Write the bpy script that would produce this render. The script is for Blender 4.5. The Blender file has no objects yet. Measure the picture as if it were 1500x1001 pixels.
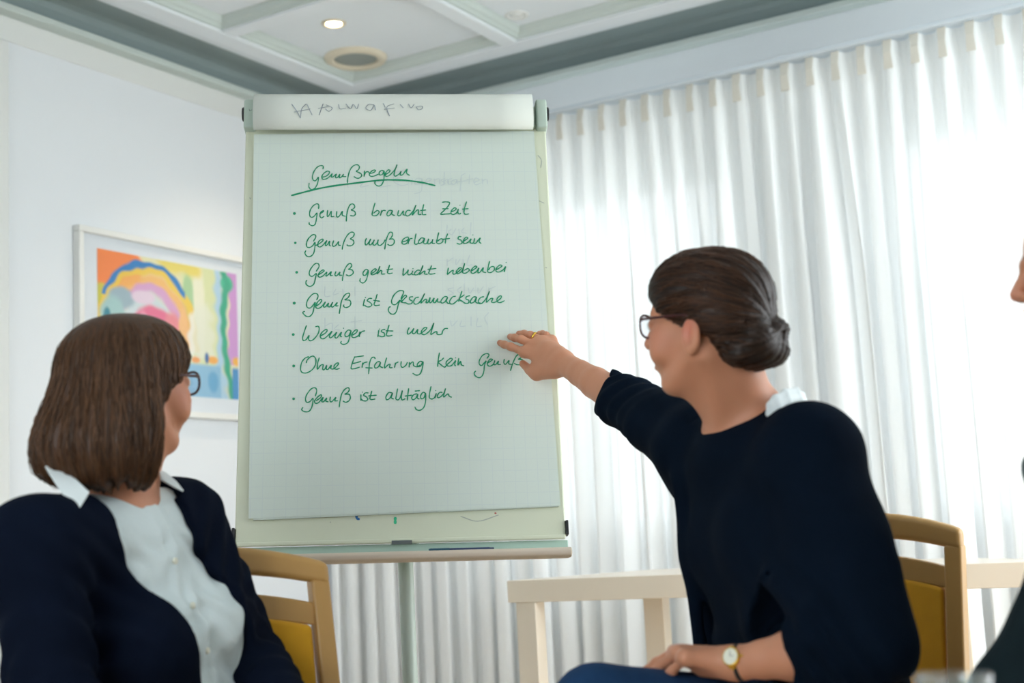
import bpy, math, random
import numpy as np
from mathutils import Vector, Matrix

# ------------------------------------------------------------------ camera, world, light, exposure
SC = bpy.context.scene
COL = SC.collection
FPX = 2000.0
PITCH, ROLL, CZ = math.radians(7.7), math.radians(2.94), 0.98
FW = np.array([0, math.cos(PITCH), math.sin(PITCH)])
_r = np.array([1.0, 0, 0]); _u = np.cross(_r, FW)
RT = _r * math.cos(ROLL) - _u * math.sin(ROLL)
UP = _u * math.cos(ROLL) + _r * math.sin(ROLL)
EYE = np.array([0, 0, CZ])
cam_d = bpy.data.cameras.new('camera'); cam = bpy.data.objects.new('camera', cam_d); COL.objects.link(cam)
cam_d.sensor_width = 36; cam_d.lens = 36 * FPX / 1500
cam.matrix_world = Matrix(((RT[0], UP[0], -FW[0], 0), (RT[1], UP[1], -FW[1], 0), (RT[2], UP[2], -FW[2], CZ), (0, 0, 0, 1)))
cam_d.clip_start = 0.05; cam_d.clip_end = 200
cam_d.dof.use_dof = True; cam_d.dof.focus_distance = 3.05; cam_d.dof.aperture_fstop = 2.8
SC.camera = cam

W = bpy.data.worlds.new('sky'); SC.world = W; W.use_nodes = True
wn = W.node_tree.nodes; wl = W.node_tree.links
bgn = wn['Background']
tc = wn.new('ShaderNodeTexCoord'); sp = wn.new('ShaderNodeSeparateXYZ'); rp = wn.new('ShaderNodeValToRGB')
wl.new(tc.outputs['Generated'], sp.inputs[0]); wl.new(sp.outputs['Z'], rp.inputs[0]); wl.new(rp.outputs[0], bgn.inputs['Color'])
rp.color_ramp.elements[0].position = 0.0; rp.color_ramp.elements[0].color = (0.62, 0.66, 0.66, 1)     # overcast sky, hazy horizon
rp.color_ramp.elements[1].position = 0.06; rp.color_ramp.elements[1].color = (0.90, 0.96, 1.0, 1)
bgn.inputs['Strength'].default_value = 3.6
SC.view_settings.view_transform = 'Standard'; SC.view_settings.look = 'None'
SC.view_settings.gamma = 1.0; SC.view_settings.use_curve_mapping = False
SC.view_settings.exposure = 0.95
SC.cycles.use_denoising = True
SC.cycles.max_bounces = 10; SC.cycles.transparent_max_bounces = 16; SC.cycles.transmission_bounces = 8
SC.cycles.caustics_reflective = False; SC.cycles.caustics_refractive = False

# ------------------------------------------------------------------ helpers
def ray(x, y): return FW + RT * (x - 750) / FPX - UP * (y - 500.5) / FPX
def P(x, y, d): return EYE + ray(x, y) * d                      # a point of the place, given where it is seen and how far away
def onplane(x, y, p0, n):
    d = ray(x, y); return EYE + d * (float((np.array(p0) - EYE) @ n) / float(d @ n))
TH = math.radians(-30.9)
AX = np.array([math.cos(TH), math.sin(TH), 0]); BX = np.array([math.sin(TH), -math.cos(TH), 0])
C0 = P(498, 193, 6.1); C0 = np.array([C0[0], C0[1], 0.0])        # room corner on the floor
def room(s, t, z): return C0 + AX * s + BX * t + np.array([0, 0, z])
ROOM_M = Matrix(((AX[0], BX[0], 0, C0[0]), (AX[1], BX[1], 0, C0[1]), (0, 0, 1, 0), (0, 0, 0, 1)))
# note: AX x BX points down, so room space is mirrored; faces are made in world space

def tag(o, label=None, cat=None, group=None, kind=None):
    if label: o['label'] = label
    if cat: o['category'] = cat
    if group: o['group'] = group
    if kind: o['kind'] = kind
    return o

def lin(c):
    return tuple(((v / 255) / 12.92 if v / 255 <= 0.04045 else (((v / 255) + 0.055) / 1.055) ** 2.4) for v in c)

MATS = {}
def mat(name, rgb, rough=0.6, metal=0.0, noise=0.0, nscale=20.0, bump=0.0, bscale=80.0, spec=0.5, sss=0.0, stretch=(1, 1, 1), attr=None, coat=0.0, sheen=0.0):
    if name in MATS: return MATS[name]
    m = bpy.data.materials.new(name); m.use_nodes = True; MATS[name] = m
    nt = m.node_tree; N = nt.nodes; L = nt.links; b = N['Principled BSDF']
    c = lin(rgb)
    b.inputs['Roughness'].default_value = rough; b.inputs['Metallic'].default_value = metal
    b.inputs['Specular IOR Level'].default_value = spec
    b.inputs['Coat Weight'].default_value = coat
    b.inputs['Sheen Weight'].default_value = sheen
    if sss:
        b.inputs['Subsurface Weight'].default_value = sss; b.inputs['Subsurface Radius'].default_value = (0.012, 0.005, 0.003); b.inputs['Subsurface Scale'].default_value = 1.0
    t = N.new('ShaderNodeTexCoord'); mp = N.new('ShaderNodeMapping'); mp.inputs['Scale'].default_value = stretch
    L.new(t.outputs['Object'], mp.inputs['Vector'])
    src = None
    if attr:
        a = N.new('ShaderNodeAttribute'); a.attribute_name = attr; src = a.outputs['Color']
    n = N.new('ShaderNodeTexNoise'); n.inputs['Scale'].default_value = nscale; n.inputs['Detail'].default_value = 4
    L.new(mp.outputs[0], n.inputs['Vector'])
    mx = N.new('ShaderNodeMix'); mx.data_type = 'RGBA'; mx.blend_type = 'MULTIPLY'; mx.inputs[0].default_value = 1.0
    r = N.new('ShaderNodeMapRange'); r.inputs[3].default_value = 1 - noise; r.inputs[4].default_value = 1 + noise
    L.new(n.outputs['Fac'], r.inputs[0])
    if src: L.new(src, mx.inputs[6])
    else: mx.inputs[6].default_value = (*c, 1)
    L.new(r.outputs[0], mx.inputs[7]); L.new(mx.outputs[2], b.inputs['Base Color'])
    if bump:
        n2 = N.new('ShaderNodeTexNoise'); n2.inputs['Scale'].default_value = bscale; n2.inputs['Detail'].default_value = 3
        L.new(mp.outputs[0], n2.inputs['Vector'])
        bp = N.new('ShaderNodeBump'); bp.inputs['Strength'].default_value = bump; bp.inputs['Distance'].default_value = 0.004
        L.new(n2.outputs['Fac'], bp.inputs['Height']); L.new(bp.outputs[0], b.inputs['Normal'])
    return m

def mkmesh(name, V, Fc, m, parent=None, origin=(0, 0, 0), smooth=False, colors=None, edges=None):
    me = bpy.data.meshes.new(name)
    V = np.asarray(V, dtype=np.float64) - np.asarray(origin)
    if isinstance(Fc, np.ndarray) and Fc.ndim == 2:
        nf, k = Fc.shape
        me.vertices.add(len(V)); me.vertices.foreach_set('co', V.astype(np.float32).ravel())
        me.loops.add(nf * k); me.loops.foreach_set('vertex_index', Fc.astype(np.int32).ravel())
        me.polygons.add(nf); me.polygons.foreach_set('loop_start', np.arange(0, nf * k, k, dtype=np.int32))
        me.update(calc_edges=True)
    else:
        me.from_pydata([tuple(v) for v in V], [], [tuple(f) for f in Fc]); me.update()
    if smooth: me.polygons.foreach_set('use_smooth', np.ones(len(me.polygons), dtype=bool))
    if colors is not None:
        ca = me.color_attributes.new('tint', 'FLOAT_COLOR', 'POINT')
        cc = np.ones((len(V), 4), dtype=np.float32); cc[:, :3] = colors
        ca.data.foreach_set('color', cc.ravel())
    me.materials.append(m)
    o = bpy.data.objects.new(name, me); COL.objects.link(o)
    if parent is not None: o.parent = parent
    else: o.location = origin
    return o

def empty(name, loc, rz=0.0):
    o = bpy.data.objects.new(name, None); o.location = loc; o.rotation_euler = (0, 0, rz); o.empty_display_size = 0.1
    COL.objects.link(o); return o

class MB:
    """collects shapes into one mesh"""
    def __init__(s, xf=None): s.V = []; s.F = []; s.xf = xf
    def add(s, V, F):
        n = len(s.V)
        for v in V: s.V.append(np.array(s.xf(*v) if s.xf else v, float))
        for f in F: s.F.append(tuple(i + n for i in f))
    def box(s, x0, x1, y0, y1, z0, z1):
        s.add([(x, y, z) for z in (z0, z1) for (x, y) in ((x0, y0), (x1, y0), (x1, y1), (x0, y1))],
              [(3, 2, 1, 0), (4, 5, 6, 7), (0, 1, 5, 4), (1, 2, 6, 5), (2, 3, 7, 6), (3, 0, 4, 7)])
    def prism(s, poly, z0, z1):
        n = len(poly)
        s.add([(x, y, z0) for x, y in poly] + [(x, y, z1) for x, y in poly],
              [tuple(range(n - 1, -1, -1)), tuple(range(n, 2 * n))] + [(i, (i + 1) % n, n + (i + 1) % n, n + i) for i in range(n)])
    def loft(s, rings, cap=True, closed=True):
        n = len(rings[0]); V = [p for r in rings for p in r]; F = []
        for i in range(len(rings) - 1):
            for j in range(n if closed else n - 1):
                a = i * n + j; b = i * n + (j + 1) % n; F.append((a, b, b + n, a + n))
        if cap: F.append(tuple(range(n - 1, -1, -1))); F.append(tuple((len(rings) - 1) * n + j for j in range(n)))
        s.add(V, F)
    def tube(s, pts, r, n=10, flat=1.0):
        pts = [np.array(p, float) for p in pts]; rs = r if isinstance(r, (list, tuple)) else [r] * len(pts); rings = []
        up = np.array([0, 0, 1.0])
        for i, p in enumerate(pts):
            d = pts[min(i + 1, len(pts) - 1)] - pts[max(i - 1, 0)]; d /= np.linalg.norm(d) + 1e-9
            a = np.cross(d, up)
            if np.linalg.norm(a) < 0.05: a = np.cross(d, np.array([1.0, 0, 0]))
            a /= np.linalg.norm(a); b = np.cross(a, d)
            rings.append([p + rs[i] * (a * math.cos(t) + b * flat * math.sin(t)) for t in [2 * math.pi * k / n for k in range(n)]])
        s.loft(rings)
    def lathe(s, prof, c=(0, 0), n=28, closed=False):
        rings = [[(c[0] + r * math.cos(2 * math.pi * k / n), c[1] + r * math.sin(2 * math.pi * k / n), z) for k in range(n)] for r, z in prof]
        if closed: rings.append(rings[0])
        s.loft(rings, cap=not closed)
    def build(s, name, m, parent=None, origin=(0, 0, 0), bevel=0.0, smooth=False, seg=2, colors=None):
        o = mkmesh(name, np.array(s.V), s.F, m, parent, origin, smooth, colors)
        me = o.data
        import bmesh
        bm = bmesh.new(); bm.from_mesh(me); bmesh.ops.recalc_face_normals(bm, faces=bm.faces); bm.to_mesh(me); bm.free()
        if bevel:
            md = o.modifiers.new('bevel', 'BEVEL'); md.width = bevel; md.segments = seg; md.limit_method = 'ANGLE'; md.angle_limit = math.radians(35)
            me.polygons.foreach_set('use_smooth', np.ones(len(me.polygons), dtype=bool))
            md2 = o.modifiers.new('wn', 'WEIGHTED_NORMAL')
        return o

# ---- signed distance fields meshed with surface nets (for people, hair, clothes)
def v3(p): return np.array(p, dtype=np.float32)
def smin(a, b, k):
    if k <= 0: return np.minimum(a, b)
    h = np.clip(0.5 + 0.5 * (b - a) / k, 0, 1); return b * (1 - h) + a * h - k * h * (1 - h)
def smax(a, b, k): return -smin(-a, -b, k)
class Sdf:
    def __init__(s, lo, hi, h):
        s.lo = np.array(lo, float); s.h = h; s.n = np.ceil((np.array(hi) - s.lo) / h).astype(int) + 1
        s.ax = [(s.lo[i] + h * np.arange(s.n[i])).astype(np.float32) for i in range(3)]
        s.D = np.full(tuple(s.n), 0.2, dtype=np.float32)
    def sl(s, lo, hi):
        a = np.clip(np.floor((np.array(lo) - s.lo) / s.h).astype(int), 0, s.n); b = np.clip(np.ceil((np.array(hi) - s.lo) / s.h).astype(int) + 1, 0, s.n)
        if np.any(b <= a): return None
        return tuple(slice(i, j) for i, j in zip(a, b))
    def grid(s, sl):
        return s.ax[0][sl[0]][:, None, None], s.ax[1][sl[1]][None, :, None], s.ax[2][sl[2]][None, None, :]
    def comb(s, sl, d, k, op):
        if op == 'u': s.D[sl] = smin(s.D[sl], d, k)
        else: s.D[sl] = smax(s.D[sl], -d, k)
    def cone(s, a, b, ra, rb, k=0.01, op='u'):
        a = v3(a); b = v3(b); R = max(ra, rb) + 2 * k + 3 * s.h
        sl = s.sl(np.minimum(a, b) - R, np.maximum(a, b) + R)
        if sl is None: return
        X, Y, Z = s.grid(sl); ab = b - a; l2 = float(ab @ ab) + 1e-12
        t = np.clip(((X - a[0]) * ab[0] + (Y - a[1]) * ab[1] + (Z - a[2]) * ab[2]) / l2, 0, 1)
        d = np.sqrt((X - a[0] - t * ab[0]) ** 2 + (Y - a[1] - t * ab[1]) ** 2 + (Z - a[2] - t * ab[2]) ** 2) - (ra + (rb - ra) * t)
        s.comb(sl, d, k, op)
    def chain(s, pts, rs, k=0.01, op='u'):
        pts = [v3(p) for p in pts]; R = max(rs) + 2 * k + 3 * s.h; A_ = np.array(pts)
        sl = s.sl(A_.min(0) - R, A_.max(0) + R)
        if sl is None: return
        X, Y, Z = s.grid(sl); D = None
        for i in range(len(pts) - 1):
            a, b, ra, rb = pts[i], pts[i + 1], rs[i], rs[i + 1]; ab = b - a; l2 = float(ab @ ab) + 1e-12
            t = np.clip(((X - a[0]) * ab[0] + (Y - a[1]) * ab[1] + (Z - a[2]) * ab[2]) / l2, 0, 1)
            d = np.sqrt((X - a[0] - t * ab[0]) ** 2 + (Y - a[1] - t * ab[1]) ** 2 + (Z - a[2] - t * ab[2]) ** 2) - (ra + (rb - ra) * t)
            D = d if D is None else smin(D, d, .006)
        s.comb(sl, D, k, op)
    def ell(s, c, r, M=None, k=0.01, op='u'):
        c = v3(c); r = v3(r); M = np.eye(3) if M is None else M       # rows of M: local axes in world
        R = float(max(r)) + 2 * k + 3 * s.h; sl = s.sl(c - R, c + R)
        if sl is None: return
        X, Y, Z = s.grid(sl); X = X - c[0]; Y = Y - c[1]; Z = Z - c[2]
        q = [(X * M[i][0] + Y * M[i][1] + Z * M[i][2]) / r[i] for i in range(3)]
        k0 = np.sqrt(q[0] ** 2 + q[1] ** 2 + q[2] ** 2) + 1e-6
        k1 = np.sqrt((q[0] / r[0]) ** 2 + (q[1] / r[1]) ** 2 + (q[2] / r[2]) ** 2) + 1e-6
        s.comb(sl, k0 * (k0 - 1) / k1, k, op)
    def full(s): return s.grid((slice(None),) * 3)
    def mesh(s):
        D = s.D; S = D < 0; c = np.zeros(tuple(s.n - 1), dtype=np.int8)
        for dx in (0, 1):
            for dy in (0, 1):
                for dz in (0, 1):
                    c += S[dx:dx + c.shape[0], dy:dy + c.shape[1], dz:dz + c.shape[2]]
        act = (c > 0) & (c < 8); I, J, K = np.nonzero(act)
        idx = np.full(c.shape, -1, dtype=np.int32); idx[I, J, K] = np.arange(len(I))
        pos = np.zeros((len(I), 3)); cnt = np.zeros(len(I))
        for axis in range(3):
            for o1 in (0, 1):
                for o2 in (0, 1):
                    o = [0, 0, 0]; oo = [i for i in range(3) if i != axis]; o[oo[0]] = o1; o[oo[1]] = o2
                    a = D[I + o[0], J + o[1], K + o[2]]; e = list(o); e[axis] = 1
                    b = D[I + e[0], J + e[1], K + e[2]]; cr = (a < 0) != (b < 0)
                    t = np.where(cr, a / np.where(cr, a - b, 1), 0)
                    for q in range(3): pos[:, q] += np.where(cr, (t if q == axis else o[q]), 0)
                    cnt += cr
        pos /= cnt[:, None]
        V = s.lo + s.h * (np.stack([I, J, K], 1) + pos)
        Fs = []
        for axis in range(3):
            u, v = (axis + 1) % 3, (axis + 2) % 3
            A = [slice(1, -1)] * 3; A[axis] = slice(0, -1); B = [slice(1, -1)] * 3; B[axis] = slice(1, None)
            cr = S[tuple(A)] != S[tuple(B)]; g = np.array(np.nonzero(cr)); ins = S[tuple(A)][tuple(g)]
            g[u] += 1; g[v] += 1
            def cell(du, dv):
                q = [x.copy() for x in g]; q[u] = q[u] + du; q[v] = q[v] + dv; return idx[q[0], q[1], q[2]]
            Q = np.stack([cell(-1, -1), cell(0, -1), cell(0, 0), cell(-1, 0)], 1)
            Q[~ins] = Q[~ins][:, ::-1]; Fs.append(Q)
        return V, np.concatenate(Fs)

def join(parts):
    V = []; F = []; n = 0
    for v, f in parts: V.append(v); F.append(f + n); n += len(v)
    return np.concatenate(V), np.concatenate(F)

# ------------------------------------------------------------------ materials
M_WALL = mat('white_plaster', (231, 235, 239), 0.85, noise=0.015, nscale=3, bump=0.05, bscale=150)
M_TRIM = mat('white_trim_paint', (228, 230, 228), 0.55)
M_CEIL = mat('ceiling_paint', (228, 234, 238), 0.8, noise=0.01, nscale=2)
M_MOULD = mat('sage_white_moulding', (198, 208, 204), 0.6)
M_COVE = mat('cove_grey', (142, 156, 156), 0.75)  # cove faces nearest the wall, a darker grey than the ceiling
M_FLOOR = mat('beige_carpet', (208, 190, 166), 0.95, noise=0.2, nscale=60, bump=0.4, bscale=300)
M_BOARD = mat('cream_enamel', (212, 217, 194), 0.35, noise=0.01, nscale=4)
M_PLAST = mat('sage_grey_plastic', (180, 196, 184), 0.45)
M_TRAY = mat('sage_tray_metal', (176, 204, 190), 0.4)
M_LIP = mat('tray_lip_beige', (205, 190, 172), 0.45)
M_BLACK = mat('black_plastic', (18, 20, 24), 0.4)
M_GREEN = mat('green_marker_ink', (0, 142, 98), 0.6)
M_GHOST = mat('ghost_ink', (196, 208, 206), 0.8)
M_GREYINK = mat('grey_ink', (150, 160, 166), 0.8)
M_POLE = mat('pale_green_steel', (186, 200, 190), 0.35, spec=0.6)
M_WOOD = mat('beech_wood', (190, 146, 82), 0.42, noise=0.10, nscale=9, stretch=(1, 1, 0.15), coat=0.15)
M_CUSH = mat('mustard_fabric', (222, 162, 20), 0.8, noise=0.10, nscale=25, bump=0.2, bscale=400, sheen=0.2)
M_TABLE = mat('white_birch_laminate', (236, 224, 206), 0.3, noise=0.02, nscale=6)
M_NAVY = mat('navy_knit', (9, 20, 33), 0.95, noise=0.15, nscale=40, bump=0.2, bscale=500, spec=0.05)
M_JACKET = mat('navy_jersey', (10, 18, 33), 0.9, noise=0.12, nscale=30, bump=0.2, bscale=450, spec=0.06)
M_JEANS = mat('blue_denim', (26, 58, 94), 0.9, noise=0.2, nscale=60, bump=0.25, bscale=600, spec=0.2)
M_WHITEC = mat('white_cotton', (226, 234, 234), 0.8, bump=0.15, bscale=250)
M_GLASSF = mat('dark_red_frame', (66, 22, 24), 0.3)
M_GOLD = mat('gold_metal', (232, 190, 84), 0.22, metal=1.0)
M_DIAL = mat('watch_dial', (232, 232, 214), 0.3)
M_SHOE = mat('black_leather', (22, 22, 24), 0.4)
M_SKIN = mat('skin', (214, 160, 128), 0.5, noise=0.05, nscale=30, sss=0.12, attr='tint', bump=0.06, bscale=260)
M_HAIR = mat('brown_hair', (70, 46, 32), 0.42, noise=0.15, nscale=90, attr='tint', spec=0.25, bump=0.12, bscale=220)
M_DARK = mat('speaker_grille', (150, 156, 150), 0.8)
M_CREAM = mat('cream_ring', (222, 212, 190), 0.5)

def paper_mat():
    m = mat('squared_paper', (206, 217, 208), 0.75)
    N = m.node_tree.nodes; L = m.node_tree.links; b = N['Principled BSDF']
    t = N.new('ShaderNodeTexCoord'); sx = N.new('ShaderNodeSeparateXYZ'); L.new(t.outputs['Object'], sx.inputs[0])
    outs = []
    for ax in ('X', 'Y'):
        a = N.new('ShaderNodeMath'); a.operation = 'MULTIPLY'; a.inputs[1].default_value = 40.0; L.new(sx.outputs[ax], a.inputs[0])
        f = N.new('ShaderNodeMath'); f.operation = 'FRACT'; L.new(a.outputs[0], f.inputs[0])
        g = N.new('ShaderNodeMath'); g.operation = 'LESS_THAN'; g.inputs[1].default_value = 0.05; L.new(f.outputs[0], g.inputs[0]); outs.append(g)
    mxm = N.new('ShaderNodeMath'); mxm.operation = 'MAXIMUM'; L.new(outs[0].outputs[0], mxm.inputs[0]); L.new(outs[1].outputs[0], mxm.inputs[1])
    sc = N.new('ShaderNodeMath'); sc.operation = 'MULTIPLY'; sc.inputs[1].default_value = 0.28; L.new(mxm.outputs[0], sc.inputs[0])
    mx = N.new('ShaderNodeMix'); mx.data_type = 'RGBA'; mx.inputs[6].default_value = (*lin((208, 219, 210)), 1); mx.inputs[7].default_value = (*lin((188, 200, 206)), 1)
    L.new(sc.outputs[0], mx.inputs[0]); L.new(mx.outputs[2], b.inputs['Base Color'])
    return m
M_PAPER = paper_mat()
M_ROLL = mat('page_back_paper', (218, 222, 214), 0.75)

def sheer_mat(name, tr, rgb=(250, 252, 252), tl=0.6):
    m = bpy.data.materials.new(name); m.use_nodes = True; N = m.node_tree.nodes; L = m.node_tree.links
    N.clear(); o = N.new('ShaderNodeOutputMaterial')
    t = N.new('ShaderNodeBsdfTransparent'); t.inputs[0].default_value = (1, 1, 1, 1)
    a = N.new('ShaderNodeBsdfTranslucent'); a.inputs[0].default_value = (*lin(rgb), 1)
    d = N.new('ShaderNodeBsdfDiffuse'); d.inputs[0].default_value = (*lin(rgb), 1)
    m1 = N.new('ShaderNodeMixShader'); m1.inputs[0].default_value = tl; L.new(d.outputs[0], m1.inputs[1]); L.new(a.outputs[0], m1.inputs[2])
    m2 = N.new('ShaderNodeMixShader'); L.new(m1.outputs[0], m2.inputs[1]); L.new(t.outputs[0], m2.inputs[2])
    # the open weave closes up where the cloth turns edge-on
    lw = N.new('ShaderNodeLayerWeight'); lw.inputs[0].default_value = 0.5
    mr = N.new('ShaderNodeMapRange'); mr.inputs[1].default_value = 0.0; mr.inputs[2].default_value = 0.9; mr.inputs[3].default_value = tr; mr.inputs[4].default_value = tr * 0.15
    L.new(lw.outputs['Facing'], mr.inputs[0]); L.new(mr.outputs[0], m2.inputs[0]); L.new(m2.outputs[0], o.inputs[0])
    return m
M_SHEER = sheer_mat('sheer_voile', 0.022, tl=0.15)
M_PLEAT = sheer_mat('pleat_tape', 0.02, (238, 235, 227), 0.35)

def glass_mat(name, gloss=0.08, tint=(1, 1, 1)):
    m = bpy.data.materials.new(name); m.use_nodes = True; N = m.node_tree.nodes; L = m.node_tree.links
    N.clear(); o = N.new('ShaderNodeOutputMaterial'); t = N.new('ShaderNodeBsdfTransparent'); t.inputs[0].default_value = (*tint, 1)
    g = N.new('ShaderNodeBsdfGlossy'); g.inputs['Roughness'].default_value = 0.03
    lw = N.new('ShaderNodeLayerWeight'); lw.inputs[0].default_value = 0.5; pw = N.new('ShaderNodeMath'); pw.operation = 'POWER'; pw.inputs[1].default_value = 4.0
    L.new(lw.outputs['Facing'], pw.inputs[0]); fr = N.new('ShaderNodeMapRange'); fr.inputs[3].default_value = gloss * 0.4; fr.inputs[4].default_value = 0.8; L.new(pw.outputs[0], fr.inputs[0])
    mx = N.new('ShaderNodeMixShader'); L.new(fr.outputs[0], mx.inputs[0]); L.new(t.outputs[0], mx.inputs[1]); L.new(g.outputs[0], mx.inputs[2]); L.new(mx.outputs[0], o.inputs[0])
    return m
M_PANE = glass_mat('window_glass'); M_LENS = glass_mat('lens_glass', tint=(0.93, 0.95, 1.0))

def emit_mat(name, rgb, s):
    m = bpy.data.materials.new(name); m.use_nodes = True; b = m.node_tree.nodes['Principled BSDF']
    b.inputs['Emission Color'].default_value = (*lin(rgb), 1); b.inputs['Emission Strength'].default_value = s; return m
M_BULB = emit_mat('lamp_bulb', (255, 226, 180), 14)

# ------------------------------------------------------------------ the room
ZW = 2.757
SMAX, TMAX = 4.7, 5.4
def rmb(): return MB(room)
f = rmb(); f.box(-0.2, SMAX, -0.2, TMAX, -0.1, 0.0); tag(f.build('floor', M_FLOOR), kind='structure')
w = rmb(); w.box(-0.2, 0.0, -0.14, TMAX, 0, 3.05); tag(w.build('wall_left', M_WALL), kind='structure')
WIN = [(0.72, 1.82), (2.41, 3.55)]; ZS, ZT = 0.80, 2.30
w = rmb(); w.box(-0.2, SMAX, TMAX, TMAX + 0.2, 0, 1.0); w.box(-0.2, SMAX, TMAX, TMAX + 0.2, 2.3, 3.05); w.box(-0.2, 1.6, TMAX, TMAX + 0.2, 1.0, 2.3); w.box(3.1, SMAX, TMAX, TMAX + 0.2, 1.0, 2.3); tag(w.build('wall_front', M_WALL), kind='structure')  # unseen wall behind the camera; its opening is added to let in fill light
w = rmb(); w.box(SMAX, SMAX + 0.2, 2.3, TMAX + 0.2, 0, 3.05); w.box(SMAX, SMAX + 0.2, -0.2, 2.3, 2.6, 3.05); w.box(SMAX, SMAX + 0.2, -0.2, 2.3, 0, 0.1); tag(w.build('wall_right', M_WALL), kind='structure')  # unseen side wall, its large gap added to admit light from the right
w = rmb(); w.box(0, SMAX, -0.14, 0, 0, ZS); w.box(0, SMAX, -0.14, 0, ZT, 3.05)
edges = [0.0] + [e for p in WIN for e in p] + [SMAX]
for i in range(0, len(edges), 2): w.box(edges[i], edges[i + 1], -0.14, 0, ZS, ZT)
tag(w.build('wall_back', M_WALL), kind='structure')
for i, (a, b) in enumerate(WIN):
    root = empty('window_%d' % (i + 1), tuple(room((a + b) / 2, -0.12, ZS))); tag(root, kind='structure'); org = room((a + b) / 2, -0.12, ZS)
    fr = rmb()
    fr.box(a, a + 0.05, -0.13, -0.06, ZS, ZT); fr.box(b - 0.05, b, -0.13, -0.06, ZS, ZT)
    fr.box(a + 0.05, b - 0.05, -0.13, -0.06, ZT - 0.05, ZT); fr.box(a + 0.05, b - 0.05, -0.13, -0.06, ZS, ZS + 0.03)
    fr.box(a + 0.05, b - 0.05, -0.13, -0.06, 0.90, 0.98)
    fr.build('window_frame', M_TRIM, root, org, bevel=0.004)
    g = rmb(); g.box(a + 0.05, b - 0.05, -0.103, -0.097, 0.98, ZT - 0.05); g.build('pane', M_PANE, root, org)
    g = rmb(); g.box(a + 0.05, b - 0.05, -0.103, -0.097, ZS + 0.03, 0.90); g.build('pane', M_PANE, root, org)
    sl = rmb(); sl.box(a - 0.03, b + 0.03, -0.06, 0.02, ZS - 0.03, ZS); sl.build('window_sill', M_TRIM, root, org, bevel=0.004)
# balcony parapet outside
pp = rmb(); pp.box(-0.5, SMAX, -1.0, -0.9, -0.3, 0.93); o = pp.build('parapet', mat('grey_concrete', (132, 138, 140), 0.9, noise=0.1, nscale=10)); tag(o, kind='structure')
pp = rmb(); pp.box(-0.5, SMAX, -0.9, -0.14, -0.3, -0.1); o = pp.build('balcony_floor', MATS['grey_concrete']); tag(o, kind='structure')

# ceiling with cove cornice and coffers
DC, ZB, ZP = 0.335, 2.82, 2.87      # cove width, beam underside, panel height
def cove(name, fn, length):
    prof = [(0.0, ZW), (0.055, ZW), (0.058, ZW + 0.012), (0.045, ZW + 0.02), (0.02, ZW + 0.022)]
    prof = [(0.0, ZW), (0.058, ZW), (0.060, ZW + 0.022), (0.030, ZW + 0.026), (0.024, ZB + 0.010), (0.032, ZB + 0.030), (0.055, ZB + 0.038), (0.09, ZB + 0.038), (0.14, ZB + 0.030), (0.20, ZB + 0.014), (0.235, ZB + 0.004), (0.26, ZB), (DC, ZB), (DC, 3.05), (0, 3.05)]
    return prof
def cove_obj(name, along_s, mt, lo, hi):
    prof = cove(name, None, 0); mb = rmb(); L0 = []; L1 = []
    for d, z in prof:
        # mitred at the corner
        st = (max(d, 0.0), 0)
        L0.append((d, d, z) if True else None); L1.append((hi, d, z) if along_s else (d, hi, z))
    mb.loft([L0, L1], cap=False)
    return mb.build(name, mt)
lipm = M_MOULD
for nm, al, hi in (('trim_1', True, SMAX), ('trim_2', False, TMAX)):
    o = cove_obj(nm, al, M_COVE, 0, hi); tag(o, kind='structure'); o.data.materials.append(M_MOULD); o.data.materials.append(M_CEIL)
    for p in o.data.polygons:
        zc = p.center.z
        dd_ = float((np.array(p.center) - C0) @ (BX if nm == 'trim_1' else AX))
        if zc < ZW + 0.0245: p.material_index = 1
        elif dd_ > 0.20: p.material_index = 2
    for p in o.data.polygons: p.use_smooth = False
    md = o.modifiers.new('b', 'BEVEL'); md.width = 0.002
# coffer grid: beams
cs = rmb(); cs.box(DC, SMAX, DC, TMAX, ZP, 3.05); tag(cs.build('ceiling', M_CEIL), kind='structure')
bw = 0.07; ps, pt = 0.76, 0.74
svals = []; s_ = DC
while s_ < SMAX: svals.append(s_); s_ += ps
tvals = []; t_ = DC
while t_ < TMAX: tvals.append(t_); t_ += pt
nb = 3
root = empty('ceiling_beams', tuple(room(DC, DC, ZB))); tag(root, kind='structure'); org = room(DC, DC, ZB)
for i, sv in enumerate(svals[1:]):
    b_ = rmb(); b_.box(sv - bw / 2, sv + bw / 2, DC, TMAX, ZB, ZP + 0.002); b_.build('beam', M_CEIL, root, org, bevel=0.006)
for i, tv in enumerate(tvals[1:]):
    b_ = rmb(); b_.box(DC, SMAX, tv - bw / 2, tv + bw / 2, ZB + 0.0015, ZP + 0.002); b_.build('beam', M_CEIL, root, org, bevel=0.006)
def mould(s0, s1, t0, t1):
    m_ = rmb(); w1 = 0.035
    prof = [(0, ZB + 0.012), (0.010, ZB + 0.012), (0.014, ZB + 0.022), (0.024, ZB + 0.030), (0.028, ZB + 0.040), (w1, ZP - 0.001), (0, ZP - 0.001)]
    for (A_, B_, horiz, sg) in (((s0, t0), (s1, t0), 1, 1), ((s0, t1), (s1, t1), 1, -1), ((s0, t0), (s0, t1), 0, 1), ((s1, t0), (s1, t1), 0, -1)):
        r0 = []; r1 = []
        for d, z in prof:
            if horiz: r0.append((A_[0] + d, A_[1] + sg * d, z)); r1.append((B_[0] - d, B_[1] + sg * d, z))
            else: r0.append((A_[0] + sg * d, A_[1] + d, z)); r1.append((B_[0] + sg * d, B_[1] - d, z))
        m_.loft([r0, r1], cap=False)
    return m_
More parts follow.
